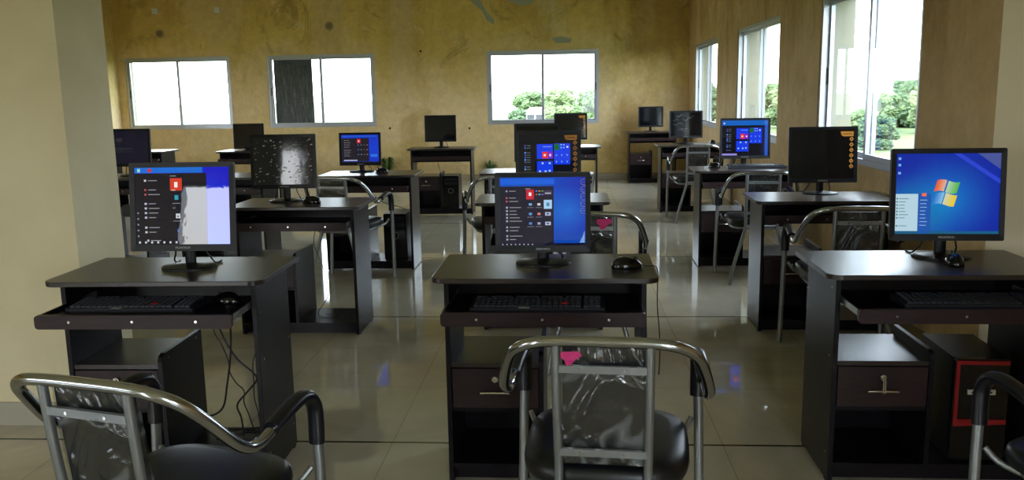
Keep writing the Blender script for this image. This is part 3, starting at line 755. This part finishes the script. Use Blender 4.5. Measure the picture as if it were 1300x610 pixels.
def make_keyboard():
    t = thing('computer_keyboard', '', 'keyboard')
    bm = bmesh.new(); prism(bm, rrect(-.22, .22, -.072, .072, .008, 3), 2, 0, .014)
    for v in bm.verts:
        if v.co.z > .01: v.co.z += (v.co.y + .07) * .05
    finish(bm, 'keyboard_case', KEYB, t, bevel=.001)
    bm = bmesh.new()
    for r in range(6):
        y = .052 - r * .0195 - (.004 if r else 0); x = -.208
        w = .0185
        segs = [(-.208, 15)]
        while x < .205:
            ww = w
            if r == 5 and -.115 < x < -.11 + .001: ww = .11
            if r == 0 and int((x + .208) / w) in (1, 6, 11): x += w * .6; 
            gap = (.076 < x < .086) or (.142 < x < .148)
            if gap: x += .007; continue
            zt = .018 + (y + .07) * .05
            box(bm, x + .001, min(x + ww - .0015, .212), y - .0085, y + .0085, .0135, zt + .003)
            box(bm, x + .005, x + .009, y + .001, y + .004, zt + .003, zt + .0032, 1)
            x += ww
    finish(bm, 'keys', [KEYM, KLEG], t)
    tb('keyboard_cord', catmull([(0, .07, .008), (.01, .1, .006), (.03, .13, .004), (.02, .15, .004)], 5), .0018, CABLE, t, 6)
    return t
kb0 = make_keyboard()

def make_tower(name='computer_tower', red=False):
    t = thing(name, '', 'computer case')
    W, D_, Hh = .18, .3, .37
    bm = bmesh.new(); box(bm, -W / 2, W / 2, .012, D_, .004, Hh); finish(bm, 'case_body', BLACK, t, bevel=.004, smooth=True)
    bm = bmesh.new(); prism(bm, rrect(-W / 2, W / 2, .004, Hh, .012, 4), 1, -.008, .012)
    finish(bm, 'front_panel', BLACKG, t, bevel=.002)
    if red:
        bm = bmesh.new(); x0, x1 = -W / 2 + .004, W / 2 - .004
        prism(bm, [(x0, .13), (x0 + .012, .155), (x0 + .012, Hh - .02), (x1, Hh - .02), (x1, Hh - .006), (x0, Hh - .006)], 1, -.014, -.008)
        prism(bm, [(x0, .13), (x0 + .012, .155), (x1, .155), (x1, .14), (x0 + .02, .13)], 1, -.014, -.008)
        finish(bm, 'red_trim', REDM, t)
        b_ = bx('name_plate', -.045, .045, -.016, -.008, .245, .262, WHITEP, t)
        bm = bmesh.new()
        for xa, xb in ((-.034, -.012), (.012, .034)): box(bm, xa, xb, -.0166, -.0158, .2505, .2565)
        finish(bm, 'plate_print', DARK, b_)
    else:
        bm = bmesh.new(); 
        for z in (Hh - .04, Hh - .085): box(bm, -.072, .072, -.012, -.008, z - .018, z + .018)
        finish(bm, 'drive_cover', BLACK, t, bevel=.001)
        bm = bmesh.new(); n = 20
        for k in range(n):
            a, b = 2 * math.pi * k / n, 2 * math.pi * (k + 1) / n
            prism(bm, [(r * math.cos(q), .2 + r * math.sin(q)) for r, q in ((.03, a), (.03, b), (.025, b), (.025, a))], 1, -.013, -.008)
        finish(bm, 'power_ring', STEEL, t)
    bm = bmesh.new()
    for sx_ in (-1, 1):
        for y in (.04, .26): box(bm, sx_ * .07 - .012, sx_ * .07 + .012, y - .012, y + .012, 0, .005)
    finish(bm, 'feet', DARK, t)
    return t

# ------------------------------------------------------------------ chair
def make_chair():
    t = thing('steel_armchair', '', 'chair')
    hw = .254
    half = [(0, -.24, .79), (.10, -.24, .789), (.165, -.236, .782), (.212, -.21, .755), (.236, -.165, .705), (hw, -.105, .638), (hw, -.06, .608), (hw, -.02, .602), (hw - .002, .03, .612), (hw - .006, .1, .628), (hw - .01, .16, .636), (hw - .01, .2, .628), (hw - .009, .222, .6), (hw - .008, .226, .56)]
    full = [(-x, y, z) for x, y, z in half[:0:-1]] + half
    bm = bmesh.new(); tube(bm, catmull(full, 5), .0135, 14, up=(0, 0, 1)); finish(bm, 'top_rail', CHROME, t, smooth=True)
    for s in (-1, 1):
        # armrest pad wraps over the tube
        pp = catmull([(s * x, y, z) for x, y, z in half[8:]] + [(s * (hw - .008), .224, .5)], 6)
        bm = bmesh.new(); tube(bm, [p + Vector((0, 0, .004)) for p in pp], .021, 12, sx=1., ry=.0175, up=(0, 0, 1)); finish(bm, 'armrest_pad', PADM, t, smooth=True)
        tb('leg', catmull([(s * (hw - .008), .226, .55), (s * (hw - .004), .224, .45), (s * (hw + .002), .215, .2), (s * (hw + .008), .205, .004)], 4), .0135, GREYTUBE, t, 12)
        tb('leg', catmull([(s * .107, -.206, .40), (s * .135, -.212, .3), (s * .19, -.235, .12), (s * .21, -.245, .004)], 4), .0125, GREYTUBE, t, 12)
        tb('back_post', catmull([(s * .109, -.24, .786), (s * .109, -.228, .65), (s * .107, -.208, .48), (s * .107, -.205, .4), (s * .107, -.205, .385)], 5), .011, GREYTUBE, t, 12)
    for z, y in ((.722, -.235), (.508, -.214)):
        bm = bmesh.new(); box(bm, -.104, .104, y - .007, y + .004, z - .009, z + .009)
        for x in (-.05, .05): disc(bm, (x, y - .0075, z), .004, 1, .002, 8, 1)
        finish(bm, 'cross_bar', [GREYTUBE, STEEL], t)
    # seat frame ring
    ring = [(.19 * math.copysign(abs(math.cos(a)) ** .5, math.cos(a)), .01 + .2 * math.copysign(abs(math.sin(a)) ** .5, math.sin(a)), .398) for a in [2 * math.pi * k / 40 for k in range(41)]]
    bm = bmesh.new(); tube(bm, ring, .009, 8)
    tube(bm, [(-.115, -.2, .415), (.115, -.2, .415)], .009, 8)
    for s in (-1, 1): tube(bm, catmull([(s * .185, .14, .398), (s * .21, .19, .41), (s * .23, .218, .44)], 3), .008, 8)
    finish(bm, 'seat_frame', GREYTUBE, t, smooth=True)
    # seat cushion: superellipse
    bm = bmesh.new(); n = 40; rings = []
    for sc, z in ((.9, .405), (.985, .412), (1., .427), (.985, .447), (.93, .459), (.75, .466), (.35, .468)):
        rings.append([bm.verts.new((.215 * sc * (1 - .05 * -math.sin(a)) * math.copysign(abs(math.cos(a)) ** .55, math.cos(a)), .02 + .222 * sc * math.copysign(abs(math.sin(a)) ** .55, math.sin(a)), z)) for a in [2 * math.pi * k / n for k in range(n)]])
    for a, b in zip(rings, rings[1:]):
        for k in range(n): bm.faces.new((a[k], a[(k + 1) % n], b[(k + 1) % n], b[k]))
    bm.faces.new(rings[0][::-1]); bm.faces.new(rings[-1]); bmesh.ops.recalc_face_normals(bm, faces=bm.faces)
    finish(bm, 'seat', VINYL, t, smooth=True)
    # back cushion between posts, slightly in front, curved
    def backsheet(bm, w, z0, z1, th, off, nx=8, nz=10, jit=0.):
        rnd = random.Random(3)
        G = []
        for s_ in (0, 1):
            g = []
            for j in range(nz + 1):
                z = z0 + (z1 - z0) * j / nz; yb = -.198 - (z - .45) / .33 * .036
                row = []
                for i in range(nx + 1):
                    u = -1 + 2 * i / nx; y = yb + off + (th if s_ else 0) + .012 * (1 - u * u) * (1 if s_ else .15) + rnd.uniform(-jit, jit)
                    row.append(bm.verts.new((u * w * (1 - .03 * abs(2 * j / nz - 1) ** 3), y, z)))
                g.append(row)
            G.append(g)
        for s_ in (0, 1):
            for j in range(nz):
                for i in range(nx): bm.faces.new((G[s_][j][i], G[s_][j][i + 1], G[s_][j + 1][i + 1], G[s_][j + 1][i]))
        for j in range(nz):
            for i in (0, nx): bm.faces.new((G[0][j][i], G[0][j + 1][i], G[1][j + 1][i], G[1][j][i]))
        for i in range(nx):
            for j in (0, nz): bm.faces.new((G[0][j][i], G[0][j][i + 1], G[1][j][i + 1], G[1][j][i]))
        bmesh.ops.recalc_face_normals(bm, faces=bm.faces)
    bm = bmesh.new(); backsheet(bm, .097, .475, .772, .022, .008); finish(bm, 'backrest', BACKM, t, smooth=True)
    bm = bmesh.new(); backsheet(bm, .0985, .47, .775, .032, .0035, 14, 22, .0016); w_ = finish(bm, 'plastic_cover', WRAP, t, smooth=True); w_['label'] = 'clear crinkled plastic wrap over the backrest'
    return t
chair0 = make_chair()

# ------------------------------------------------------------------ placement
used = set()
G1 = 'dark wood computer desks of the lab'
ZD = .75
#      key: x, y(front edge), rot, tray pull (0 = lip 11 cm out), label
desks = {
 'L1': (-1.409, 2.769, .9, -.03, 'front-left dark wood computer desk with pulled-out tray, beside the left pillar'),
 'C1': (-.080, 2.797, -.7, -.03, 'dark wood computer desk at front centre, behind the chair with a pink tag'),
 'R1': (1.238, 2.833, -.5, -.03, 'dark wood computer desk at front right with a key in its drawer lock'),
 'L2': (-1.537, 4.681, -.5, .05, 'dark desk right behind the front-left desk, carrying the bubbled grey screen'),
 'L3': (-1.542, 6.517, 0, .09, 'third desk back in the left row, black tower under its right side'),
 'L4': (-1.412, 9.595, .9, .06, 'small-looking far desk at the back wall between middle and right back windows'),
 'C2': (-.142, 4.785, .4, .14, 'desk directly behind the front centre monitor, carrying the tile-menu screen'),
 'C3': (-.296, 6.571, .2, .14, 'third desk back in the centre row, mostly hidden by the tile-menu screen'),
 'C4': (-.005, 9.605, .1, .1, 'farthest centre desk, below the right back window, black tower under it'),
 'R2': (1.411, 4.742, -1.5, .13, 'second desk of the right row, with the dark screen with orange stickers'),
 'R3': (1.346, 6.570, -1.2, .06, 'third desk of the right row, keyboard and mouse lying on its top'),
 'R4': (1.379, 9.639, -.5, .1, 'fourth desk of the right row, under the creased dark screen'),
 'R5': (1.252, 12.765, .1, .11, 'farthest desk, in the right back corner of the room'),
 'FA': (-3.66, 6.5, 0, .1, 'dark desk half hidden by the left pillar, carrying the blank logo screen'),
 'FB': (-2.69, 6.47, 0, .13, 'dark desk hidden between the two left monitors, only its right end showing'),
 'FC': (-5.05, 9.75, 0, .1, 'far left desk at back wall, its bright right corner beside the logo screen'),
 'FD': (-3.61, 9.6, 0, .06, 'far left desk below the middle back window, with the leaning black monitor'),
}
D = {}
for k, (x, y, rz, pull, lab) in desks.items():
    o = place(desk0, used, 'computer_desk', lab, (x, y, 0), rz, G1)
    for c in kid(o, 'keyboard_tray'): c.location.y = pull
    D[k] = o
def on(k, dx, dy, z=ZD):
    """desk-local point to world"""
    x, y, rz = desks[k][:3]; a = R(rz)
    return (x + dx * math.cos(a) - dy * math.sin(a), y + dx * math.sin(a) + dy * math.cos(a), z)

# monitors
make_monitor(.382, .318, d_left, 'square black monitor on front-left desk, dark menu and pale door reflection', (-1.377, 3.01, ZD), .5, 7.4, lit=True)
make_monitor(.339, .285, d_start, 'black monitor on front centre desk, start menu over blue wallpaper, ring stickers', (-.088, 3.06, ZD), 0, 4, zc=.045 + .1425, brand='ZEBRONICS', mode='rings')
make_monitor(.385, .325, d_seven, 'black monitor on front-right desk showing the coloured four-pane flag', (1.335, 3.13, ZD), -3, 5, brand='FRONTECH')
make_monitor(.381, .315, d_off, 'switched-off monitor with pale bubbled film, behind the front-left monitor', (-1.645, 4.95, ZD), 3, 5.2, zc=.078 + .1575, lit=False, mode='speckle')
make_monitor(.336, .262, d_start_small, 'small lit monitor with start menu on third desk of the left row', (-1.648, 6.85, ZD), 0, 4, zc=.052 + .131, brand='FRONTECH')
make_monitor(.36, .3, d_off, 'black switched-off monitor on the far desk between middle and right back windows', (-1.437, 9.86, ZD), 0, 3, lit=False, brand=None)
make_monitor(.378, .315, d_tiles, 'monitor with blue tile menu and orange stickers, above the front centre monitor', (-.109, 5.02, ZD), 0, 4, zc=.075 + .1575, mode='orange', brand=None)
make_monitor(.36, .3, d_off, 'black monitor mostly hidden behind the tile-menu monitor in the centre row', (-.235, 6.85, ZD), 0, 4, lit=False, brand=None)
make_monitor(.372, .3, d_dark, 'dark monitor with small orange stickers under the right back window', (.042, 9.9, ZD), 0, 4, lit=False, mode='orange', brand=None)
make_monitor(.385, .32, d_off, 'dark monitor with orange stickers on second desk of the right row', (1.462, 5.08, ZD), 0, 5, lit=False, mode='orange', brand='FRONTECH')
make_monitor(.385, .315, d_tiles_top, 'brightly lit blue tile-menu monitor in the right row by the windows', (1.386, 6.9, ZD), -2, 4, mode=None, brand='FRONTECH')
make_monitor(.37, .305, d_off, 'dark monitor with creased film and orange stickers, fourth desk of the right row', (1.339, 9.95, ZD), 0, 4, lit=False, mode='crease', brand='FRONTECH')
m5 = make_monitor(.364, .3, d_dark, 'dark monitor in the right back corner, farthest in the room', (1.238, 13.03, ZD), 0, 3, lit=False, brand=None)
make_monitor(.375, .3, d_zeb, 'dark screen with pale logo text, beside the left pillar', (-3.485, 6.72, ZD), -3, 4, zc=.075 + .15, lit=True, mode='zeb', brand=None)
mm = make_monitor(.36, .29, d_off, 'black monitor sitting low on the far desk below the middle back window', (-3.67, 9.86, ZD), 0, 2, zc=.16, lit=False, brand=None)

# mice
MG = 'black computer mice'
def mouse(label, loc, rz):
    o = place(mouse0, used, 'm', label, loc, rz, MG); return o
m = mouse('black mouse at the right end of the front centre desk top', (.205, 2.965, ZD), 62)
m.rotation_euler = (0, 0, R(-80))
m2 = mouse('black mouse on the pulled-out tray of the front-left desk', (-1.185, 2.86, .653), 75)
mouse('black mouse on the desk top beside the bubbled grey screen', (-1.468, 4.86, ZD), 80)
mouse('black mouse on the third left-row desk, right of its small lit monitor', (-1.465, 6.76, ZD), 70)
m3 = mouse('black mouse in front of the monitor with the coloured flag', (1.322, 3.0, ZD), -8)
mouse('black mouse left of the keyboard on the third right-row desk', (1.150, 6.87, ZD), 40)
mouse('black mouse beside the creased dark screen on the fourth right-row desk', (1.645, 9.97, ZD), 10)
cord(m, [(0, .052, .012), (.004, .07, .006), (-.006, .09, .0035), (-.008, .1, .003), (-.012, .112, -.01), (-.018, .115, -.06), (-.01, .113, -.14), (.02, .112, -.22), (.04, .11, -.3), (.035, .108, -.38)])
for mo, pts in ((m3, [(0, .052, .012), (-.01, .09, .005), (-.03, .12, .0035), (-.05, .15, .0035)]),):
    cord(mo, pts)

# keyboards
KG = 'black computer keyboards'
def keyboard(label, loc, rz): return place(kb0, used, 'k', label, loc, rz, KG)
RB = .045
ks = [keyboard('black keyboard on the tray of the front-left desk with red sticker', on('L1', -.06, .03, .653), .9),
      keyboard('black keyboard on the tray of the front centre desk with red sticker', on('C1', -.02, .0, .653), -.7)]
keyboard('large black keyboard standing out on the tray of the front-right desk', on('R1', .06, -.0, .653), -1.5)
keyboard('black keyboard lying on the top of the third right-row desk', (1.46, 6.82, ZD), -1)
REDST = mat('red_round_sticker', (205, 36, 44), .5)
for k_, dx in zip(ks, (.075, .09)):
    bm = bmesh.new(); lathe(bm, [(.012, 0), (.012, .0012), (.006, .0014)], (dx, -.035, .0235), 16); r_ = finish(bm, 'red_sticker', REDST, k_); r_['label'] = 'round red sticker on the keys'
    bx('white_sticker', -.06, -.025, -.0735, -.055, .0152, .0158, LOGO, k_)

# towers
tower0 = make_tower(); tower1 = make_tower('gaming_computer_tower', True)
tower1.name = 'computer_tower'
TG = 'black computer towers under desks'
tower1.location = on('R1', .165, .09, .072); tower1.rotation_euler = (0, 0, R(-2)); tower1['label'] = 'black computer tower with red trim under the front-right desk'; tower1['group'] = TG
place(tower0, used, 't', 'black computer tower under the third left-row desk', on('L3', .2, .08, .072), 0, TG)
place(tower0, used, 't', 'black computer tower under the far desk between middle and right back windows', on('L4', .1, .08, .072), 0, TG)
place(tower0, used, 't', 'black computer tower under the far centre desk below the right back window', on('C4', .21, .06, .072), 0, TG)

# chairs
CG = 'steel tube armchairs with plastic-wrapped backs'
chairs = [
 ('C1', (.10, 2.17), -5, 'nearest steel armchair at front centre, its back turned, with a pink tag'),
 ('L1', (-.925, 1.86), -15, 'steel armchair at the lower left, before the front-left desk'),
 ('R1', (1.345, 2.02), 15, 'steel armchair cut off by the lower right corner, before the front-right desk'),
 ('C2', (.13, 4.27), -4, 'steel armchair with pink tag behind the front centre desk'),
 ('C3', (-.47, 6.15), 12, 'steel armchair in front of the third centre desk, left arm showing'),
 ('L3', (-1.60, 6.17), -12, 'steel armchair behind the desk with the bubbled grey screen'),
 ('R2', (1.39, 4.38), -3, 'steel armchair between the first and second desks of the right row'),
 ('R3', (1.35, 6.22), -3, 'steel armchair between the second and third desks of the right row'),
 ('R4', (1.33, 9.15), 0, 'steel armchair between the third and fourth desks of the right row'),
]
CH = {}
for k, (x, y), rz, lab in chairs:
    CH[k] = place(chair0, used, 'c', lab, (x, y, 0), rz, CG)
def pink(parent, dx=-.075, s=1):
    bm = bmesh.new(); rnd = random.Random(2)
    pts = [(-.02, .0), (.022, .002), (.028, -.008), (.012, -.018), (.004, -.03), (-.008, -.034), (-.012, -.02), (-.022, -.012)]
    prism(bm, [(x * s + dx, z * s + .768) for x, z in pts], 1, -.2565, -.2545)
    for v in bm.verts: v.co.y += rnd.uniform(-.002, .002)
    o = finish(bm, 'pink_tag', PINK, parent); o['label'] = 'torn pink paper tag'
pink(CH['C1']); pink(CH['C2'], .055, 1.5)

# cables under the front-left desk and others
def loose(label, pts, r=.0028, nm='power_cable'):
    tag(tb(nm, catmull(pts, 8), r, CABLE, None, 8), label, 'cable')
x, y = -1.409, 2.77
loose('black cable looping from the front-left desk tray to its cabinet, nearest the cabinet', [(-1.235, 2.99, .64), (-1.24, 3.01, .56), (-1.245, 3.02, .483), (-1.255, 3.02, .391), (-1.273, 3.02, .298), (-1.291, 3.02, .22), (-1.325, 3.02, .185), (-1.38, 3.02, .172), (-1.413, 3.02, .171)], .0038)
loose('thick black cable bulging towards the right panel under the front-left desk', [(-1.32, 3.0, .64), (-1.31, 3.04, .56), (-1.294, 3.06, .483), (-1.273, 3.06, .437), (-1.238, 3.06, .382), (-1.184, 3.06, .333), (-1.177, 3.065, .302), (-1.22, 3.07, .252), (-1.26, 3.07, .202), (-1.248, 3.07, .151), (-1.242, 3.07, .078)], .0038)
loose('thin black cable hanging in the middle under the front-left desk', [(-1.35, 3.02, .64), (-1.34, 3.08, .56), (-1.336, 3.09, .483), (-1.313, 3.09, .437), (-1.29, 3.09, .37), (-1.288, 3.09, .326), (-1.266, 3.09, .283), (-1.238, 3.09, .252), (-1.241, 3.09, .205), (-1.226, 3.09, .158), (-1.205, 3.09, .078)], .0024)
loose('thin black cable hanging close to the right panel under the front-left desk', [(-1.17, 3.05, .64), (-1.175, 3.1, .56), (-1.18, 3.11, .474), (-1.181, 3.11, .422), (-1.203, 3.11, .358), (-1.205, 3.11, .283), (-1.207, 3.11, .215), (-1.196, 3.11, .158), (-1.19, 3.11, .078)], .0022)
rr = random.Random(11)
pts = [(x + .17 + .09 * math.cos(a) + rr.uniform(-.015, .015), 3.06 + .04 * math.sin(a * 1.3) , .078 + .02 * abs(math.sin(a * 2.1)) + rr.uniform(0, .01)) for a in [k * .9 for k in range(16)]]
loose('tangle of black cables on the bottom shelf of the front-left desk', pts, .0028, 'cable_tangle')
x2, y2_ = -1.537, 4.9
loose('thin cable hanging under the desk with the bubbled grey screen', [(x2 + .08, y2_, .62), (x2 + .05, y2_ + .02, .5), (x2 + .1, y2_ + .02, .35), (x2 + .12, y2_ + .02, .2), (x2 + .06, y2_, .09), (x2 + .12, y2_ - .05, .076), (x2 + .18, y2_ - .02, .078), (x2 + .1, y2_ + .02, .078)], .0022)
loose('cable hanging behind the third left-row desk above its tower', [(-1.62, 6.9, .6), (-1.5, 6.9, .5), (-1.36, 6.88, .46), (-1.3, 6.85, .446)], .003)
loose('cable hanging under the far desk between middle and right back windows', [(-1.5, 9.97, .575), (-1.48, 9.97, .5), (-1.46, 9.9, .46), (-1.4, 9.85, .446)], .003)

# key in the front-right drawer lock
cxk = (-.3255 - .022) / 2
p = on('R1', cxk, .052 - .014, .385)
bm = bmesh.new(); box(bm, -.0015, .0015, -.012, .004, -.004, .004); lathe(bm, [(.009, 0), (.009, .002)], (0, 0, 0), 14)
bmesh.ops.rotate(bm, verts=bm.verts[8:] if False else [v for v in bm.verts], cent=(0, 0, 0), matrix=Matrix.Rotation(0, 3, 'X'))
for i in range(2): box(bm, -.007 + i * .006, -.003 + i * .006, -.012 - i * .002, -.01 - i * .002, -.05, -.004); 
kk = finish(bm, 'key_ring', STEEL, None, loc=p); tag(kk, 'small keys hanging in the drawer lock of the front-right desk', 'keys')

# box and packets at the pillar-side desk
bm = bmesh.new(); box(bm, -.09, .09, -.07, .07, 0, .09)
o = finish(bm, 'open_carton', mat('grey_card', (70, 70, 74), .7), None, loc=on('FA', .25, .12, .442), bevel=.002); tag(o, 'small grey carton on the cabinet top beside the left pillar', 'box')
WHT = mat('white_packet_paper', (196, 190, 186), .7); PKL = mat('pale_pink_paper', (190, 160, 176), .7)
for i, (dx, mm_) in enumerate(((.215, WHT), (.245, PKL))):
    o = bx('upright_booklet', -.006, .006, -.05, .05, 0, .12, mm_); o.location = on('FA', dx, .12, .5325)
    tag(o, ('white' if i == 0 else 'pale pink') + ' booklet standing upright on the carton beside the left pillar', 'booklet')
bm = bmesh.new(); bmesh.ops.create_icosphere(bm, subdivisions=3, radius=1)
rn = random.Random(4)
for v in bm.verts: v.co = (v.co.x * .05, v.co.y * .03, max(0, v.co.z * .03 + .024 + rn.uniform(-.003, .003)))
tag(finish(bm, 'crumpled_packet', mat('white_crumpled_plastic', (200, 200, 196), .4), None, loc=(-3.62, 6.56, ZD)), 'crumpled white plastic packet on the desk beside the left pillar', 'packet')

# weeds grown in at the foot of the back wall
LEAF = mat('weed_leaf', (60, 96, 34), .6)
def weed(x, w, h, n, label):
    bm = bmesh.new(); rw = random.Random(int(x * 100))
    for i in range(n):
        a = rw.uniform(math.pi * 1.02, math.pi * 1.98); L = rw.uniform(.4, 1) * w / 2; hh = h * rw.uniform(.6, 1); dx, dy = math.cos(a), math.sin(a) * .35
        px_, py_ = -dy, dx; q = math.hypot(px_, py_); px_, py_ = px_ / q * .013, py_ / q * .013
        mid = (dx * L * .5, dy * L * .5, hh); tip = (dx * L, dy * L, hh * rw.uniform(.5, .95))
        A = bm.verts.new((0, 0, 0)); B = bm.verts.new((mid[0] + px_, mid[1] + py_, mid[2])); Cc = bm.verts.new((mid[0] - px_, mid[1] - py_, mid[2])); Dd = bm.verts.new(tip); E_ = bm.verts.new((mid[0], mid[1], mid[2] + .006))
        for f in ((A, B, E_), (A, E_, Cc), (B, Dd, E_), (E_, Dd, Cc), (A, Cc, B), (B, Cc, Dd)): bm.faces.new(f)
    bmesh.ops.recalc_face_normals(bm, faces=bm.faces)
    tag(finish(bm, 'green_weed', LEAF, None, loc=(x, YB - .05, 0)), label, 'plant')
weed(-2.82, .46, .4, 44, 'green weed at the foot of the back wall behind the small lit monitor')
weed(-1.2, .44, .33, 30, 'low dark green weed at the foot of the back wall behind the centre row')

# ------------------------------------------------------------------ outside
GR = mat('sunlit_grass', (150, 170, 84), .9)
_n = noise(GR, coords(GR), .05, 6, .6, .5)
ln(GR, ramp(GR, _n, [(.3, (62, 84, 42)), (.55, (88, 102, 56)), (.75, (74, 92, 48))]), bsdf(GR).inputs['Base Color'])
bm = bmesh.new(); box(bm, -400, 500, -200, 700, GZ - .5, GZ); o = finish(bm, 'grass_field', GR); tag(o, 'bright green meadow seen through the right windows', 'grass', kind='structure')
def foliage(name, a, b, c):
    m = mat(name, b, .8, spec=.2)
    n = noise(m, coords(m), 2.2, 7, .8, .3)
    ln(m, ramp(m, n, [(.36, a), (.5, b), (.66, c)]), bsdf(m).inputs['Base Color']); return m
FOL = [foliage('dark_leaves', (38, 54, 40), (70, 90, 66), (106, 126, 96)), foliage('mid_leaves', (48, 68, 48), (86, 108, 74), (126, 144, 104)), foliage('pale_leaves', (66, 84, 58), (106, 124, 88), (146, 158, 118))]
BARK = mat('tree_bark', (84, 70, 56), .9)
def tree(x0, y, w, hgt, k, label, cat='tree', name='leafy_tree'):
    rnd = random.Random(int(x0 * 70 + y)); t = thing(name, label, cat, (x0, y, GZ))
    bm = bmesh.new()
    ch = hgt * .94; nb = 60
    for i in range(nb):
        a = rnd.uniform(0, 2 * math.pi); u = rnd.uniform(.1, 1) ** .5; zz = rnd.uniform(.08, .93)
        env = (math.sin(math.pi * min(1, .2 + zz * .74))) ** .5
        rad = w * (.2 + .13 * rnd.random())
        cx_, cy_, cz = (w - rad * .7) * u * env * math.cos(a), (w - rad * .7) * u * env * math.sin(a), hgt - ch + zz * ch
        rad = min(rad, (hgt - cz) * .95 + .15)
        M4 = Matrix.Translation((cx_, cy_, cz)) @ Matrix.Diagonal((rad, rad, rad * .8, 1))
        g = bmesh.ops.create_icosphere(bm, subdivisions=3, radius=1, matrix=M4)
        for v in g['verts']:
            d = (v.co - Vector((cx_, cy_, cz))); v.co += d * rnd.uniform(-.3, .22)
    finish(bm, 'crown', FOL[k], t)
    tb('trunk', [(0, 0, 0), (.05, 0, hgt * .25), (0, .05, hgt * .55)], max(.12, w * .07), BARK, t, 8)
    return t
TG2 = 'trees beyond the lab windows'
trees = [   # x, depth, crown radius, height, foliage, label
    (44.19, 118, 5.26, 6.14, 0, 'broad dark green tree across the meadow, in the nearest right window'),
    (38.03, 108, 2.53, 4.53, 1, 'rounded green tree left of the broad one in the nearest right window'),
    (40.80, 100, 2.93, 5.53, 2, 'paler tree at the right edge of the nearest right window'),
    (26.38, 76, 1.78, 2.93, 0, 'dark bush low in the nearest right window'),
    (27.54, 84, 1.67, 3.29, 1, 'bush behind the frame bar of the nearest right window'),
    (31.09, 140, 3.28, 6.05, 1, 'tree in the middle window of the right wall'),
    (29.31, 118, 3.04, 5.27, 2, 'pale tree at the right side of the middle right-wall window'),
    (20.49, 100, 1.76, 4.84, 0, 'dark bushy tree low in the middle right-wall window'),
    (24.76, 150, 2.99, 6.51, 0, 'dark tree in the farthest window of the right wall'),
    (31.63, 110, 2.58, 4.44, 1, 'tree seen through the left pane of the nearest right window'),
    (-6.44, 150, 2.99, 5.46, 1, 'small tree left of the centre bar in the right back window'),
    (-1.01, 145, 3.40, 5.75, 2, 'pale green tree right of the centre bar in the right back window'),
    (4.60, 135, 3.61, 6.04, 1, 'tallest tree at the right side of the right back window'),
    (-4.30, 160, 3.19, 4.57, 0, 'dark tree behind the centre bar of the right back window'),
    (-7.21, 138, 2.10, 2.53, 0, 'dark bush low left in the right back window'),
]
for a in trees: tree(*a)
# pale house behind the trees seen in the right back window, white block in the nearest right window
def house(xa, xb, h, y, label, m, rm=None):
    t = thing('small_house', label, 'building', ((xa + xb) / 2, y, GZ)); w = (xb - xa) / 2
    bx('house_wall', -w, w, 0, 6, 0, h * .86, m, t)
    bm = bmesh.new(); prism(bm, [(-w * 1.1, h * .86), (w * 1.1, h * .86), (w * .7, h), (-w * .7, h)], 1, -.4, 6.4); finish(bm, 'roof', rm or m, t)
    bm = bmesh.new()
    for i in (-1, 1): box(bm, i * w * .5 - .5, i * w * .5 + .5, -.05, 0, h * .5, h * .72)
    finish(bm, 'house_window', ALUD, t)
WALLW = mat('whitewashed_wall', (225, 222, 220), .8); ROOFR = mat('pinkish_roof', (180, 160, 156), .8)
house(-5.47, -3.13, 3.2, 118, 'pale pink-roofed house low in the right back window', WALLW, ROOFR)
house(30.93, 31.95, 5.6, 92, 'tall white building standing among trees in the nearest right window', WALLW)
o = tb('field_post', [(32.32, 88, GZ), (32.32, 88, GZ + 1.9)], .06, BARK, None, 8); tag(o, 'thin post standing in the meadow', 'post')

# ------------------------------------------------------------------ world, colour
w = bpy.data.worlds.new('overcast_sky'); scn.world = w; w.use_nodes = True
nt = w.node_tree; bg = nt.nodes['Background']
sky = nt.nodes.new('ShaderNodeTexSky'); sky.sky_type = 'NISHITA'; sky.sun_disc = False; sky.sun_elevation = R(50); sky.sun_rotation = R(200); sky.air_density = 1.0; sky.dust_density = 4.; sky.ozone_density = 1.
mx = nt.nodes.new('ShaderNodeMix'); mx.data_type = 'RGBA'; mx.inputs[0].default_value = .86
nt.links.new(sky.outputs[0], mx.inputs[6]); mx.inputs[7].default_value = (2.6, 2.8, 3.08, 1)
nt.links.new(mx.outputs[2], bg.inputs[0]); bg.inputs[1].default_value = 3.0
scn.view_settings.view_transform = 'Standard'; scn.view_settings.look = 'None'; scn.view_settings.exposure = 0.38; scn.view_settings.gamma = 1
scn.view_settings.use_curve_mapping = False
c = scn.cycles
c.use_denoising = True; c.max_bounces = 10; c.diffuse_bounces = 6; c.glossy_bounces = 5; c.transparent_max_bounces = 16; c.transmission_bounces = 6
c.caustics_reflective = False; c.caustics_refractive = False; c.sample_clamp_indirect = 6.
